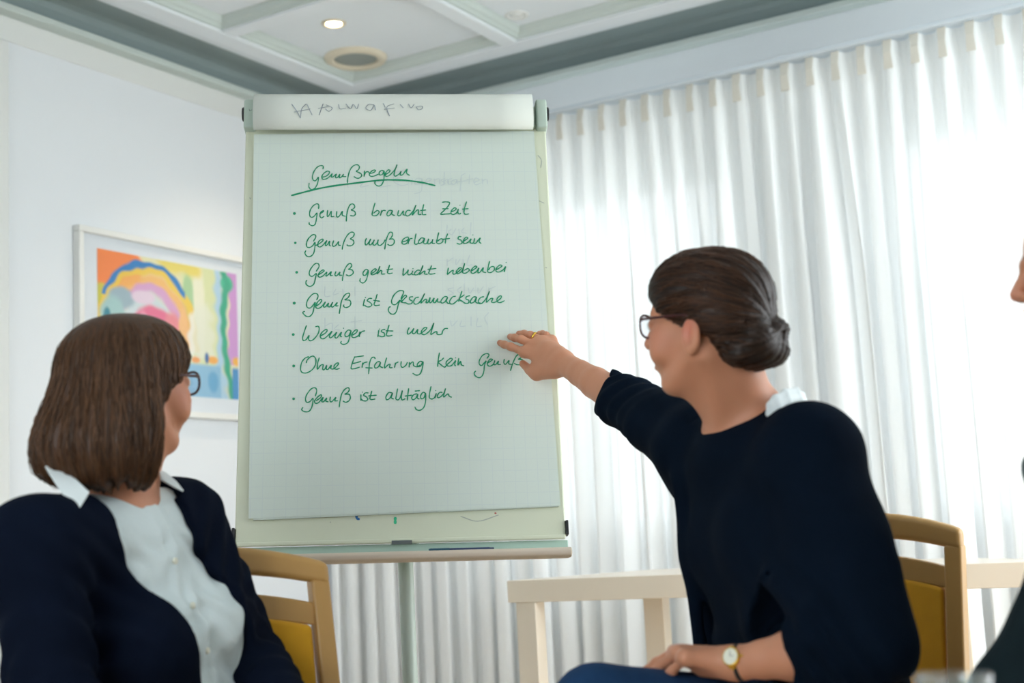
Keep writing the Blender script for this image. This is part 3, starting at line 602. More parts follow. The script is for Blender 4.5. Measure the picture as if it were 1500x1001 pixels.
# WRITING
WN = PN + 0.0009
T_A = (420, 230); T_C = (420, 325); T_D = (560, 325); T_E = (420, 415); T_F = (560, 415); T_G = (420, 510); T_H = (580, 510)
LINES = [
 ('title', 0.0026, [(T_A, [
  [(398,132),(402,105),(375,97),(335,115),(300,160),(283,215),(292,255),(318,262),(348,225),(340,290),(312,342),(275,360),(245,335),(247,290)],
  [(385,225),(430,215),(465,185),(468,163),(440,160),(400,190),(385,225),(402,248),(440,240),(480,210),(500,185),(490,222),(512,218),(545,190),(535,225),(558,228),(585,192),(578,230),(602,222),(625,190),(618,215),(652,218)],
  [(668,285),(672,230),(690,160),(725,105),(770,87),(798,105),(790,140),(765,160),(800,175),(825,200),(805,230),(770,235),(740,218)],
  [(855,155),(850,215)],[(852,200),(870,170),(895,165),(915,182),(950,175),(975,155),(960,145),(925,165),(908,195),(925,215),(960,212),(1010,190)],
  [(1065,155),(1040,150),(1015,175),(1025,200),(1055,190),(1070,155),(1068,240),(1045,305),(1005,322),(970,295),(975,258)],
  [(1075,200),(1120,175),(1135,150),(1115,145),(1088,175),(1085,212),(1115,212),(1150,185),(1195,130),(1212,85),(1190,150),(1180,200),(1200,212),(1245,180),(1255,158),(1248,200),(1275,195),(1298,165),(1322,135),(1318,180),(1350,205)]]),]),
 ('underline', 0.0042, [(T_A, [[(55,425),(180,392),(350,350),(550,315),(750,290),(950,265),(1100,254),(1300,259),(1480,282),(1570,302),(1628,317)]])]),
 ('rule', 0.0027, [(T_A, [
  [(350,570),(352,530),(330,517),(290,540),(258,590),(252,640),(270,665),(300,655),(332,618),(327,680),(318,725),(305,750),(278,757),(250,742),(247,722)],
  [(362,628),(400,605),(402,592),(375,610),(365,650),(382,672),(410,655)],
  [(450,590),(445,650),(462,648),(490,600),(490,655),(520,655)],[(550,600),(548,655),(575,655),(612,600),(610,640),(645,655)],
  [(655,708),(660,640),(675,570),(700,525),(730,520),(748,545),(735,570),(710,585),(745,600),(755,630),(735,650),(700,645)],
  [(970,508),(950,580),(940,640),(985,645),(1015,610),(995,590),(955,620)],[(1045,590),(1030,645)],[(1035,620),(1060,590),(1085,592)],
  [(1160,592),(1125,590),(1100,630),(1115,650),(1145,630),(1162,592),(1155,630),(1185,645)],[(1230,590),(1220,640),(1245,645),(1282,595),(1278,632),(1300,642)],
  [(1358,590),(1325,590),(1305,625),(1320,650),(1352,638),(1395,585),(1420,530),(1395,600),(1380,640),(1430,588),(1450,590),(1445,630),(1475,634)],
  [(1505,525),(1490,600),(1495,635),(1530,635)],[(1470,590),(1528,585)],
  [(1710,500),(1750,495),(1790,505),(1770,545),(1730,590),(1690,630),(1740,630),(1800,625)],[(1712,572),(1775,570)],
  [(1805,605),(1845,590),(1862,568),(1840,562),(1812,590),(1805,620),(1830,635),(1870,612),(1885,575),(1880,610),(1895,630),(1912,620)],
  [(1975,495),(1955,560),(1948,610),(1962,632),(2000,628)],[(1930,575),(1995,570)]])]),
 ('rule', 0.0027, [(T_C, [
  [(295,215),(320,170),(310,145),(280,148),(240,185),(218,235),(222,275),(250,285),(285,265),(310,228),(308,290),(295,350),(260,383),(220,378),(200,345),(210,320)],
  [(322,262),(370,235),(400,205),(390,193),(355,215),(340,255),(355,278),(385,270),(430,222),(440,208),(424,258),(442,258),(472,215),(468,255),(482,268)],
  [(515,210),(503,260),(520,272),(545,255),(570,220),(568,255),(592,262)],
  [(610,305),(620,250),(645,185),(680,135),(715,115),(742,130),(730,165),(700,190),(730,205),(738,235),(715,262),(675,265),(662,255)],
  [(875,185),(862,225),(870,258),(900,230),(922,190),(906,240),(920,256),(948,228),(962,200),(948,245),(965,260),(992,235),(1006,200),(1000,245),(1025,262),(1062,235),(1082,200)],
  [(1077,303),(1088,230),(1105,165),(1130,120),(1155,118),(1163,145),(1145,180),(1128,195),(1165,190),(1183,215),(1170,250),(1135,262),(1110,250)]]),
  (T_D, [[(215,225),(265,210),(290,185),(275,170),(235,190),(215,225),(230,248),(265,240),(290,200),(285,245)],[(288,220),(305,190),(330,185)],[(370,135),(358,200),(355,240),(375,250),(400,235)],
  [(465,185),(430,180),(400,215),(405,240),(440,225),(465,185),(455,235),(485,240),(510,190),(500,235),(515,245),(545,220),(555,195),(550,235),(575,240)],
  [(620,122),(605,180),(598,230),(625,243),(660,225),(665,195),(640,190),(608,215)],[(718,135),(700,180),(692,238)],[(665,195),(740,185)],
  [(865,165),(840,165),(835,190),(865,205),(875,235),(850,248),(820,238)],[(880,225),(925,195),(940,178),(920,172),(895,200),(890,230),(910,240),(945,225),(975,190),(965,225),(980,238),(1000,235)],
  [(1015,185),(1005,235),(1030,235),(1052,205),(1075,180),(1065,220),(1085,240)]])]),
 ('rule', 0.0027, [(T_C, [
  [(325,545),(355,495),(345,462),(310,465),(270,510),(248,560),(258,595),(285,600),(325,570),(318,610),(305,670),(285,700),(250,712),(215,690),(212,660),(222,645)],
  [(340,590),(390,560),(412,540),(395,532),(360,560),(345,595),(365,610),(400,595),(440,556),(430,595),(450,590),(490,550),(480,590),(502,592)],
  [(540,550),(530,585),(550,595),(585,555),(578,585),(605,590)],
  [(612,650),(620,590),(640,520),(670,475),(695,460),(715,478),(700,510),(680,525),(715,530),(732,555),(720,580),(685,595),(655,585)],
  [(895,535),(870,525),(840,560),(845,590),(870,585),(896,538),(885,610),(865,655),(835,675),(805,655),(810,625)],
  [(925,575),(965,550),(985,525),(965,520),(935,545),(925,572),(945,585),(985,565),(1010,530),(1025,490),(1005,540),(995,575),(1030,538),(1045,545),(1042,575),(1080,575)],
  [(1130,478),(1115,530),(1108,562),(1130,572),(1160,565)],[(1100,530),(1165,520)]]),
  (T_D, [[(235,515),(228,560),(232,590),(270,555),(285,530),(280,575),(300,585),(325,565),(335,540),(325,575),(345,585)],
  [(410,535),(385,535),(355,565),(360,585),(395,578),(430,530),(447,480),(425,540),(410,580),(450,550),(470,545),(465,575),(495,578)],[(540,485),(520,540),(510,568),(535,577),(580,570)],[(500,525),(590,515)],
  [(725,510),(718,555),(718,580),(750,550),(778,535),(775,570),(800,575),(855,532),(868,512),(850,507),(825,530),(812,558),(830,573),(865,552),(885,520),(905,460)],[(905,460),(890,520),(885,562),(920,565),(955,535),(940,515),(903,535)],
  [(975,545),(1015,520),(1040,497),(1020,490),(985,520),(975,552),(995,570),(1035,548),(1060,510),(1050,558),(1075,555),(1110,505),(1105,548),(1135,560)],
  [(1180,435),(1165,490),(1158,550),(1195,558),(1230,530),(1225,495),(1190,500),(1168,530)],[(1250,530),(1295,505),(1315,485),(1290,478),(1255,510),(1250,542),(1275,555),(1320,535),(1355,495),(1345,530),(1340,552)]])]),
 ('rule', 0.0027, [(T_E, [
  [(330,185),(345,145),(330,118),(290,120),(240,170),(218,225),(225,265),(255,275),(285,250),(312,212),(300,270),(285,330),(255,365),(215,365),(182,335),(180,318),(197,312)],
  [(320,255),(365,225),(385,190),(370,182),(335,215),(318,260),(340,280),(380,262),(425,208),(405,255),(425,262),(460,220),(452,255),(475,260),(505,210),(490,250),(510,262),(555,215),(540,250),(565,250)],
  [(578,335),(588,270),(605,190),(640,130),(680,112),(692,130),(670,165),(640,185),(690,190),(705,220),(690,255),(650,270),(625,255),(628,240)],
  [(855,180),(845,225),(842,250)],[(935,170),(905,170),(885,195),(910,210),(935,235),(920,258),(885,262),(855,245)],[(993,125),(975,190),(960,235),(980,248),(1020,242)],[(955,190),(1022,200)]]),
  (T_F, [[(205,170),(232,110),(225,85),(180,88),(130,130),(103,190),(110,230),(140,238),(170,215),(192,188),(175,240),(160,300),(135,338),(95,338),(68,305),(72,270),(90,260)],
  [(205,210),(245,170),(268,145),(250,135),(215,170),(205,202),(230,215),(260,218),(285,230),(320,225),(330,200),(300,180),(305,155),(335,150)],
  [(400,155),(365,165),(345,205),(360,232),(400,220),(440,165),(465,115),(440,170),(425,220),(470,180),(490,185),(480,215),(502,212),(525,160),(520,205),(535,215),(570,165),(560,205),(580,215),(610,170),(605,205),(640,210)],
  [(712,150),(680,152),(645,195),(655,220),(690,205),(718,155),(705,195),(720,222),(745,220)],[(805,145),(770,155),(740,200),(750,228),(785,225),(830,185)],[(875,90),(855,150),(838,200)],[(900,130),(845,175),(880,200),(910,222),(945,220),(950,190),(920,175),(925,150),(960,140)],
  [(1030,152),(1000,155),(970,195),(975,220),(1010,205),(1036,155),(1025,205),(1050,222),(1075,218)],[(1115,150),(1080,160),(1055,195),(1065,225),(1100,218),(1150,155),(1178,90),(1155,150),(1145,210),(1185,175),(1215,170),(1200,208),(1235,212),(1290,178),(1310,150),(1290,142),(1260,175),(1265,205),(1295,215),(1340,195)]])]),
 ('rule', 0.0027, [(T_E, [
  [(217,468),(195,530),(175,600),(185,632),(215,620),(245,575),(240,615),(260,635),(300,615),(345,555),(357,500),(345,475),(318,480)],
  [(375,580),(425,550),(445,520),(430,510),(390,540),(368,580),(385,612),(420,605),(465,565),(497,530),(470,585),(485,602),(520,572),(548,542),(530,590),(552,602),(602,540),(590,582),(605,590)],
  [(700,520),(670,520),(640,560),(650,590),(685,575),(707,522),(690,600),(670,655),(625,675),(595,660),(600,640)],[(720,575),(765,545),(775,515),(750,520),(720,555),(715,585),(740,600),(790,575),(805,535),(798,590)],[(800,565),(825,535),(858,525)],
  [(1012,520),(1002,590)],[(1080,510),(1050,515),(1040,535),(1070,550),(1075,580),(1045,590),(1015,580)],[(1125,462),(1105,530),(1095,570),(1115,582),(1158,575)],[(1090,525),(1168,527)]]),
  (T_F, [[(295,490),(278,530),(282,562),(312,545),(346,500),(330,545),(355,555),(391,510),(385,550),(415,558),(455,530),(480,508),(488,490),(465,490),(435,520),(430,552),(460,568),(500,545),(540,500),(567,437),(545,510),(535,565),(575,540),(600,535),(600,558),(620,568),(650,562)],[(655,562),(665,525),(690,500),(718,500)]])]),
 ('rule', 0.0027, [(T_G, [
  [(215,165),(225,135),(260,100),(295,92),(320,125),(315,185),(280,240),(220,275),(170,270),(152,230),(165,160),(200,115),(240,97)],
  [(357,110),(340,170),(338,235),(370,195),(400,185),(395,232),(415,238),(440,192),(435,232),(455,235),(490,190),(485,228),(520,228),(560,190),(570,168),(545,170),(520,200),(525,228),(550,235),(580,225)],
  [(845,88),(760,100),(745,105),(720,170),(708,225),(740,230),(800,212)],[(725,172),(765,164),(815,148)],[(835,165),(828,215)],[(830,190),(850,165),(885,155)],[(972,120),(960,102),(930,115),(910,170),(905,230),(900,285)],[(868,218),(940,222)],
  [(1025,152),(995,155),(965,195),(975,222),(1010,205),(1030,158),(1025,200),(1055,218)],[(1098,110),(1080,170),(1075,222),(1110,190),(1135,180),(1130,215),(1160,218)],[(1195,165),(1185,215)],[(1188,195),(1200,170),(1225,155)]]),
  (T_H, [[(58,150),(55,195),(75,215),(110,190),(125,160)],[(148,160),(145,212)],[(145,190),(175,158),(190,160),(195,195),(230,208),(262,190)],[(295,155),(265,148),(235,180),(240,205),(270,200),(298,152),(290,220),(265,285),(225,300),(185,280)],
  [(478,55),(465,130),(458,205)],[(522,112),(500,135),(465,155),(500,190),(535,212),(560,185),(600,150),(620,125),(600,115),(560,145),(550,178),(575,200),(615,190),(655,140),(645,182),(655,198)],[(690,115),(680,190),(710,148),(718,185),(745,197)],
  [(1000,115),(1022,80),(1000,62),(955,80),(920,130),(915,175),(940,195),(970,165),(990,145),(972,195),(965,260),(945,310),(910,328),(870,305),(860,275),(875,255)],
  [(1000,170),(1050,140),(1060,127),(1035,125),(1010,155),(1005,185),(1030,202),(1068,182),(1086,140),(1076,180),(1097,183),(1127,145),(1120,180),(1148,182)],[(1190,125),(1185,165),(1205,180),(1242,140),(1240,175),(1275,182)],
  [(1258,250),(1280,180),(1310,110),(1332,80),(1358,70),(1378,82),(1375,105),(1345,125)],[(1345,125),(1385,128),(1392,150),(1365,182),(1330,185),(1300,170)]])]),
 ('rule', 0.0027, [(T_G, [
  [(315,530),(330,470),(310,438),(265,455),(220,515),(207,565),(220,598),(255,590),(288,555),(285,610),(270,665),(240,700),(195,700),(165,680),(178,655)],
  [(325,580),(375,545),(378,515),(345,535),(308,580),(315,608),(350,602),(400,545),(386,585),(405,592),(440,550),(430,585),(455,592)],[(480,540),(475,580),(495,592),(540,545),(530,580),(560,582)],
  [(577,650),(585,590),(605,505),(640,455),(675,438),(688,460),(670,490),(640,510),(685,510),(700,545),(685,580),(650,598),(620,585)],
  [(815,515),(815,578)],[(895,495),(865,495),(845,520),(870,535),(890,560),(875,582),(840,580),(820,565)],[(935,475),(920,530),(915,560),(935,568),(970,562)],[(900,528),(985,520)],
  [(1158,495),(1120,492),(1090,540),(1100,570),(1135,550),(1162,497),(1150,545),(1172,562)],[(1218,450),(1205,520),(1200,562),(1225,570),(1250,540),(1270,468),(1260,530),(1268,572),(1300,560)],[(1340,448),(1330,520),(1325,575)],[(1300,530),(1375,520)],
  [(1430,505),(1395,515),(1372,550),(1390,570),(1420,550),(1440,508),(1435,550),(1455,562)],[(1410,475),(1460,470)]]),
  (T_H, [[(320,495),(295,490),(270,530),(280,560),(310,545),(325,497),(325,590),(305,655),(265,685),(225,678),(208,650)],[(385,425),(370,500),(368,548),(395,562),(425,545),(442,500),(430,550)],
  [(508,490),(480,490),(455,525),(465,548),(500,530),(530,490),(545,445),(530,500),(525,540),(560,512),(577,508),(585,530),(610,542)]])]),
]
DOTS = [(T_A, (85, 623), .0036), (T_C, (95, 234), .003), (T_C, (110, 557), .0032), (T_E, (83, 221), .0035), (T_E, (72, 566), .0033), (T_G, (77, 199), .0033), (T_G, (76, 560), .003)]
for o_, p_, r_ in DOTS: ink('bullet', [[p_]], o_[0], o_[1], 7.5, PN, r_, WN, M_GREEN, pad)
idots = [(T_A, (1903, 533)), (T_D, (995, 147)), (T_D, (337, 517)), (T_D, (1360, 449)), (T_E, (865, 160)), (T_E, (624, 497)), (T_E, (1018, 506)), (T_H, (655, 110)), (T_G, (832, 487)), (T_H, (437, 470))]
idp = [(o_[0] + p_[0] / 7.5, o_[1] + p_[1] / 7.5) for o_, p_ in idots]
for kind, wd, groups in LINES:
    al = [[(o_[0] + x / 7.5, o_[1] + y / 7.5) for x, y in st] for (o_, data) in groups for st in data]
    al.sort(key=lambda st: min(p[0] for p in st)); words = []; right = -1e9
    for st in al:
        if min(p[0] for p in st) > right + 3.6 or not words: words.append([])
        words[-1].append(st); right = max(right, max(p[0] for p in st))
    for wd_ in words:
        xs = [p[0] for st in wd_ for p in st]; ys = [p[1] for st in wd_ for p in st]
        mb = MB(); strokes(mb, wd_, 0, 0, 1, PN, wd, WN + (0.0002 if kind == 'underline' else 0))
        if kind == 'rule':
            for q in idp:
                if min(xs) - 1 < q[0] < max(xs) + 2 and min(ys) - 4 < q[1] < max(ys): strokes(mb, [[q]], 0, 0, 1, PN, 0.0013, WN)
        mkmesh('handwritten_word' if kind != 'underline' else 'underline', np.array(mb.V), mb.F, M_GREEN, pad)
# writing of the page beneath showing through, faint
GH = [[(507,262),(510,275)],[(520,270),(532,266),(528,274),(540,272)],[(548,268),(560,266),(556,274),(572,272)],
 [(590,250),(579,254),(577,266),(588,272),(598,270)],[(579,262),(590,260)],[(604,262),(603,271)],[(618,262),(610,262),(608,270),(617,268),(618,262),(617,280),(607,284)],[(624,268),(632,263),(626,262),(623,270),(632,270)],[(636,262),(637,270)],[(637,264),(643,262),(644,270)],
 [(652,262),(646,264),(652,269),(646,272)],[(662,262),(656,264),(657,270),(663,269)],[(651,252),(650,270)],[(650,266),(656,263),(657,270)],[(668,263),(661,266),(663,271),(668,268),(669,263),(670,270)],[(682,254),(676,258),(675,268),(674,280)],[(670,267),(682,265)],[(688,256),(687,270)],[(683,264),(693,262)],[(694,268),(702,264),(697,261),(694,266),(697,271),(705,268)],[(706,262),(707,270)],[(707,265),(713,263),(714,270)],
 [(655,330),(654,344)],[(661,336),(657,340),(662,344),(668,335)],[(672,336),(673,344)],[(680,334),(676,340),(684,342)],[(690,326),(689,344)],
 [(655,380),(655,390)],[(655,384),(664,378)],[(668,380),(668,388),(674,380)],[(678,380),(679,389)],[(688,374),(684,388),(692,388)],
 [(664,422),(656,424),(664,430),(656,433)],[(676,420),(670,426),(676,430)],[(680,416),(680,430)],[(686,422),(688,430),(694,422)],[(700,422),(701,430),(708,420)],[(716,422),(716,430)],[(716,424),(726,420)],
 [(476,420),(476,434),(484,434)],[(492,424),(488,432),(496,430)],[(502,424),(503,433)],[(520,420),(520,434)],
 [(476,466),(476,484)],[(476,478),(486,474),(487,484)],[(496,476),(490,482),(498,484)],[(520,464),(520,482)],[(514,472),(530,470)],
 [(660,470),(662,478),(670,470)],[(676,470),(674,478),(682,478)],[(690,464),(690,478)],[(700,466),(698,478),(706,478)],[(716,458),(710,466),(714,476)]]
gh_ = ink('showthrough_writing', GH, 0, 0, 1, PN, 0.0020, WN - 0.0003, M_GHOST, pad, 'faint grey words showing through from the page beneath')
gh_['kind'] = 'stuff'
# upside-down word on the flipped pages (seen from behind)
def roll_uv(x, y):
    best = None
    for i in range(len(prof) - 1):
        p0, p1 = prof[i], prof[i + 1]; d = np.array(p1) - np.array(p0)
        n2 = np.array([-d[1], d[0]]); L_ = np.linalg.norm(n2)
        if L_ < 1e-9: continue
        n2 = n2 / L_
        nn = BV * n2[0] + BN * n2[1]; q0 = BB + BV * p0[0] + BN * p0[1]
        if abs(ray(x, y) @ nn) < 1e-6: continue
        q = onplane(x, y, q0, nn) - BB; vv, ww, uu = q @ BV, q @ BN, q @ BR
        t = ((vv - p0[0]) * d[0] + (ww - p0[1]) * d[1]) / (L_ * L_)
        if -0.02 <= t <= 1.02 and p0[1] > 0.0:
            c = (uu, vv + abs(n2[0]) * .0 , ww)
            if best is None or ww > best[2]: best = c
    return best
ALT = [[(262,63),(285,95),(300,125)],[(300,125),(306,85),(325,62)],[(272,98),(345,84)],[(328,62),(352,112)],[(382,112),(400,62)],[(378,82),(420,74)],[(412,66),(440,80),(425,95),(410,84)],[(468,64),(474,84),(500,80)],[(500,62),(520,84),(532,64),(548,84),(556,62)],[(625,66),(600,64),(588,82),(610,90),(624,68),(630,90)],[(664,60),(692,116)],[(692,116),(680,76),(712,62)],[(668,86),(714,80)],[(738,64),(752,80)],[(775,62),(786,80),(800,64)],[(812,74),(834,72),(834,84),(818,88),(808,74)]]
mb = MB()
for st in ALT:
    pts = catmull([(340 + x / 3, 132.5 + y / 3) for x, y in st], 5); Q = [roll_uv(*p) for p in pts]; Q = [q for q in Q if q is not None]
    if len(Q) < 2: continue
    V = []; m_n = len(Q)
    for i, q in enumerate(Q):
        d = np.array(Q[min(i + 1, m_n - 1)]) - np.array(Q[max(i - 1, 0)]); d /= np.linalg.norm(d) + 1e-9
        s_ = np.cross(d, np.array([0, 0.5, 0.85])); s_ /= np.linalg.norm(s_) + 1e-9; off = np.array([0, 0.001, 0.0016])
        V.append(tuple(np.array(q) + off + s_ * 0.0011))
        V.append(tuple(np.array(q) + off - s_ * 0.0011))
    mb.add(V, [(2 * i, 2 * i + 1, 2 * i + 3, 2 * i + 2) for i in range(m_n - 1)])
if mb.V: o = mkmesh('upside_down_writing', np.array(mb.V), mb.F, M_GREYINK, pad); tag(o, 'faint grey word written upside down on the flipped pages', kind='stuff')
ink('pen_mark', [[(365, 160), (366, 163), (369, 161)]], 0, 0, 1, 0.022, 0.0009, 0.0228, mat('dark_ink', (40, 60, 60), 0.6), ez)
# marker lying in the tray
ml = board_uv(628, 815, 0.03); mr_ = board_uv(724, 812.5, 0.03); yy = -0.0275
def bw_(u, v_, n): return BB + BR * u + BV * v_ + BN * n
c_ = bw_((ml[0] + mr_[0]) / 2, yy, 0.028); mk = empty('board_marker', tuple(c_)); tag(mk, 'dark blue marker pen lying in the green easel tray', 'marker')
mb = MB(); mb.tube([bw_(ml[0] + 0.045, yy, 0.028), bw_(mr_[0] - .01, yy, 0.028), bw_(mr_[0] - 0.008, yy, 0.028), bw_(mr_[0], yy, 0.028)], [0.0062, 0.0062, 0.0055, 0.0055], 14); mb.build('barrel', mat('dark_blue_plastic', (14, 44, 84), 0.35), mk, tuple(c_))
mb = MB(); mb.tube([bw_(ml[0], yy, 0.028), bw_(ml[0] + 0.004, yy, 0.028), bw_(ml[0] + 0.045, yy, 0.028)], [0.005, 0.0066, 0.0068], 14); mb.build('cap', mat('teal_cap', (8, 72, 92), 0.35), mk, tuple(c_))

# ------------------------------------------------------------------ trapezoid table by the window
TZ = 0.82
def tp(x, y): p = onplane(x, y, (0, 0, TZ), np.array([0, 0, 1.0])); return p[:2]
FL, BL, FR0 = tp(742, 851), tp(955, 834.5), tp(1479, 824)
e1 = (FR0 - FL) / np.linalg.norm(FR0 - FL); FR = FL + e1 * 1.60; e2 = BL - FL
along = float(e2 @ e1); perp = e2 - e1 * along; BRc = FR - e1 * along + perp
tb = empty('trapezoid_table', (float((FL[0] + FR[0]) / 2), float((FL[1] + FR[1]) / 2), 0)); tag(tb, 'long cream table with slanted end and square legs in front of the curtain', 'table'); to = tuple(tb.location)
mb = MB(); mb.prism([tuple(FL), tuple(FR), tuple(BRc), tuple(BL)], TZ - 0.066, TZ); mb.build('tabletop', M_TABLE, tb, to, bevel=0.003)
def sq(c, a, r): return [tuple(c + r * np.array([math.cos(a + math.pi / 4 + k * math.pi / 2), math.sin(a + math.pi / 4 + k * math.pi / 2)])) for k in range(4)]
a0 = math.atan2(e1[1], e1[0]); pn = perp / np.linalg.norm(perp); e2n = e2 / np.linalg.norm(e2)
inn = e2n * 0.0
for c, aa in ((FL + e1 * 0.058 + pn * 0.036, a0 - 0.10), (BL + e1 * 0.02 - pn * 0.045, a0 - 0.1), (FR - e1 * 0.058 + pn * 0.036, a0), (BRc - e1 * 0.02 - pn * 0.045, a0)):
    mb = MB(); mb.prism(sq(c, aa, 0.046), 0.0, TZ - 0.066); mb.build('leg', M_TABLE, tb, to, bevel=0.003)

# ------------------------------------------------------------------ chairs
def post_y(z): return float(np.interp(z, [0, 0.2, 0.44, 0.68, 0.94], [-0.235, -0.205, -0.19, -0.225, -0.285]))
def make_chair(loc, rz, label, group):
    root = empty('wooden_chair', loc, rz); tag(root, label, 'chair', group)
    xo = 0.212
    for sg in (-1, 1):
        mb = MB(); zs = [0, 0.1, 0.2, 0.32, 0.44, 0.56, 0.68, 0.80, 0.902]
        mb.loft([[(sg * (xo + a), post_y(z) + b, z) for a, b in ((-.017, -.018), (.017, -.018), (.017, .018), (-.017, .018))] for z in zs]); mb.build('back_post', M_WOOD, root, bevel=0.005)
        mb = MB(); mb.loft([[(sg * (xo + a * k), 0.205 + b * k, z) for a, b in ((-.02, -.02), (.02, -.02), (.02, .02), (-.02, .02))] for z, k in ((0, .8), (0.2, .9), (0.43, 1))]); mb.build('front_leg', M_WOOD, root, bevel=0.005)
        mb = MB(); mb.box(sg * xo - .012, sg * xo + .012, -0.17, 0.185, 0.385, 0.43); mb.build('side_rail', M_WOOD, root, bevel=0.004)
    def bow(x): return -0.035 * (1 - (x / xo) ** 2)
    def rail(z0, z1, xm, crown, th, name, mt, bev, z_ref=None):
        mb = MB(); R = []
        for x in np.linspace(-xm, xm, 15):
            c = crown * (1 - (x / xm) ** 2); zc = (z0 + z1) / 2
            yb0 = post_y(z0) + bow(x); yb1 = post_y(z1) + bow(x)
            R.append([(x, yb0 - th, z0 + c * .8), (x, yb0 + th, z0 + c * .8), (x, yb1 + th, z1 + c), (x, yb1 - th, z1 + c)])
        mb.loft(R); return mb.build(name, mt, root, bevel=bev, seg=3)
    rail(0.890, 0.932, 0.2295, 0.040, 0.0175, 'top_rail', M_WOOD, 0.012)
    rail(0.822, 0.862, 0.198, 0.028, 0.012, 'middle_rail', M_WOOD, 0.004)
    rail(0.535, 0.572, 0.198, 0.0, 0.012, 'lower_rail', M_WOOD, 0.004)
    rail(0.572, 0.823, 0.190, 0.026, 0.019, 'back_cushion', M_CUSH, 0.008)
    mb = MB(); mb.box(-.195, .195, 0.19, 0.215, 0.385, 0.43); mb.build('front_rail', M_WOOD, root, bevel=0.004)
    mb = MB(); mb.box(-.195, .195, -0.19, -0.17, 0.385, 0.43); mb.build('rear_rail', M_WOOD, root, bevel=0.004)
    s = Sdf((-0.26, -0.21, 0.42), (0.26, 0.26, 0.50), 0.012)
    X, Y, Z = s.full(); q = np.maximum(np.abs(X) / 0.225, np.abs(Y - 0.03) / 0.205); s.D = ((np.abs(X) / .225) ** 6 + (np.abs(Y - .03) / .205) ** 6 + (np.abs(Z - .452) / .028) ** 3 - 1).astype(np.float32) * .03
    V, F_ = s.mesh(); mkmesh('seat_cushion', V, F_, M_CUSH, root, smooth=True)
    return root
def chair_at(px, py, d, rz, sgn, label):
    p = P(px, py, d); c, s_ = math.cos(rz), math.sin(rz); lx, ly = sgn * 0.2295, post_y(0.937)
    return make_chair((float(p[0] - (c * lx - s_ * ly)), float(p[1] - (s_ * lx + c * ly)), 0), rz, label, 'beech chairs with mustard upholstery')
chair_at(476, 822, 2.50, math.radians(207), -1, 'wooden chair with mustard back behind the brown-bobbed seated woman')
chair_at(1411, 766, 2.60, math.radians(147), -1, 'wooden chair with mustard back behind the woman pointing at the flipchart')

# ------------------------------------------------------------------ people
def unit(v): v = np.array(v, float); return v / np.linalg.norm(v)
def frame(fwd, up=(0, 0, 1), roll=0.0):
    y = unit(fwd); x = unit(np.cross(y, up)); z = np.cross(x, y)
    if roll: c, s_ = math.cos(roll), math.sin(roll); x, z = x * c + z * s_, z * c - x * s_
    return np.array([x, y, z])                                   # rows: right of the person, forward, up
def L2W(c, M, p): return np.array(c) + p[0] * M[0] + p[1] * M[1] + p[2] * M[2]
def local(V, c, M): return (V - np.array(c)) @ M.T

def head_sdf(S, c, M, ear_z=-0.012, k=1.0, open_mouth=False):
    A = lambda *p: L2W(c, M, (p[0] * k, p[1] * k, p[2] * k))
    def e(p, r, kk=0.012, op='u', Mx=None): S.ell(A(*p), tuple(np.array(r) * k), M if Mx is None else Mx, kk, op)
    e((0, -.022, .035), (.074, .094, .080)); e((0, .030, .035), (.062, .054, .060), .02); e((0, .030, -.018), (.060, .052, .068), .02)
    for q in (-1, 1):
        S.cone(A(q * .052, -.008, -.052), A(q * .018, .052, -.096), .020 * k, .018 * k, .018)
        e((q * .036, .056, -.024), (.024, .026, .024), .014)
        S.cone(A(q * .010, .084, .018), A(q * .044, .066, .020), .008 * k, .007 * k, .012)
    S.ell(A(0, .062, -.098), (.018 * k,) * 3, M, .016)
    e((0, .066, -.060), (.030, .022, .026), .014)
    S.cone(A(0, .084, .006), A(0, .100, -.026), .008 * k, .0105 * k, .010)
    for q in (-1, 1):
        e((q * .011, .092, -.031), (.008, .009, .007), .005)
        e((q * .031, .088, .001), (.016, .014, .011), .008, 's')
        e((q * .031, .0745, .001), (.0135, .0125, .0125), .002)
    for q in (-1, 1): e((q * .034, .060, -.048), (.024, .022, .022), .016)
    e((0, .084, -.050), (.019, .009, .0045), .007); e((0, .082, -.061 - (.008 if open_mouth else 0)), (.017, .010, .0055), .005)
    e((0, .090, -.056 - (.003 if open_mouth else 0)), (.017, .012, .005 if open_mouth else .0015), .004, 's')
    for q in (-1, 1):
        Mx = frame(M[1] * .96 + M[0] * q * -.28 + M[2] * .0, M[2]); Mx = Mx
        e((q * .081, -.012, ear_z), (.0085, .019, .030), .004, 'u', Mx)
        e((q * .0895, -.009, ear_z + .004), (.0075, .0115, .019), .003, 's', Mx); e((q * .0855, -.016, ear_z + .0), (.0035, .004, .012), .002, 'u', Mx)
        e((q * .080, -.009, ear_z - .023), (.0065, .009, .009), .004, 'u', Mx)
    return A

def hand_sdf(S, wrist, mcps, chains, thumb, rp=.0135):
    """palm from wrist to knuckles, four jointed fingers of their own length, thumb from the side of the palm"""
    for m_ in mcps: S.cone(wrist, m_, .0165, rp * .80, .016)
    S.cone(mcps[0], mcps[3], .0115, .010, .012)
    mid = (np.array(mcps[1]) + np.array(wrist)) / 2; S.cone(mid, (np.array(mcps[2]) + np.array(mcps[1])) / 2, .014, .011, .014)
    for m_, ch, r0 in zip(mcps, chains, (.0092, .0094, .0088, .0078)):
        pts = [m_] + list(ch); n = len(pts); S.chain(pts, [r0 * (1 - .20 * i / (n - 1)) for i in range(n)], .0025)
        S.cone(m_, m_, r0 * 1.1, r0 * 1.1, .006)
    S.chain(thumb, [.016, .0125, .0105, .0085][:len(thumb)], .006)

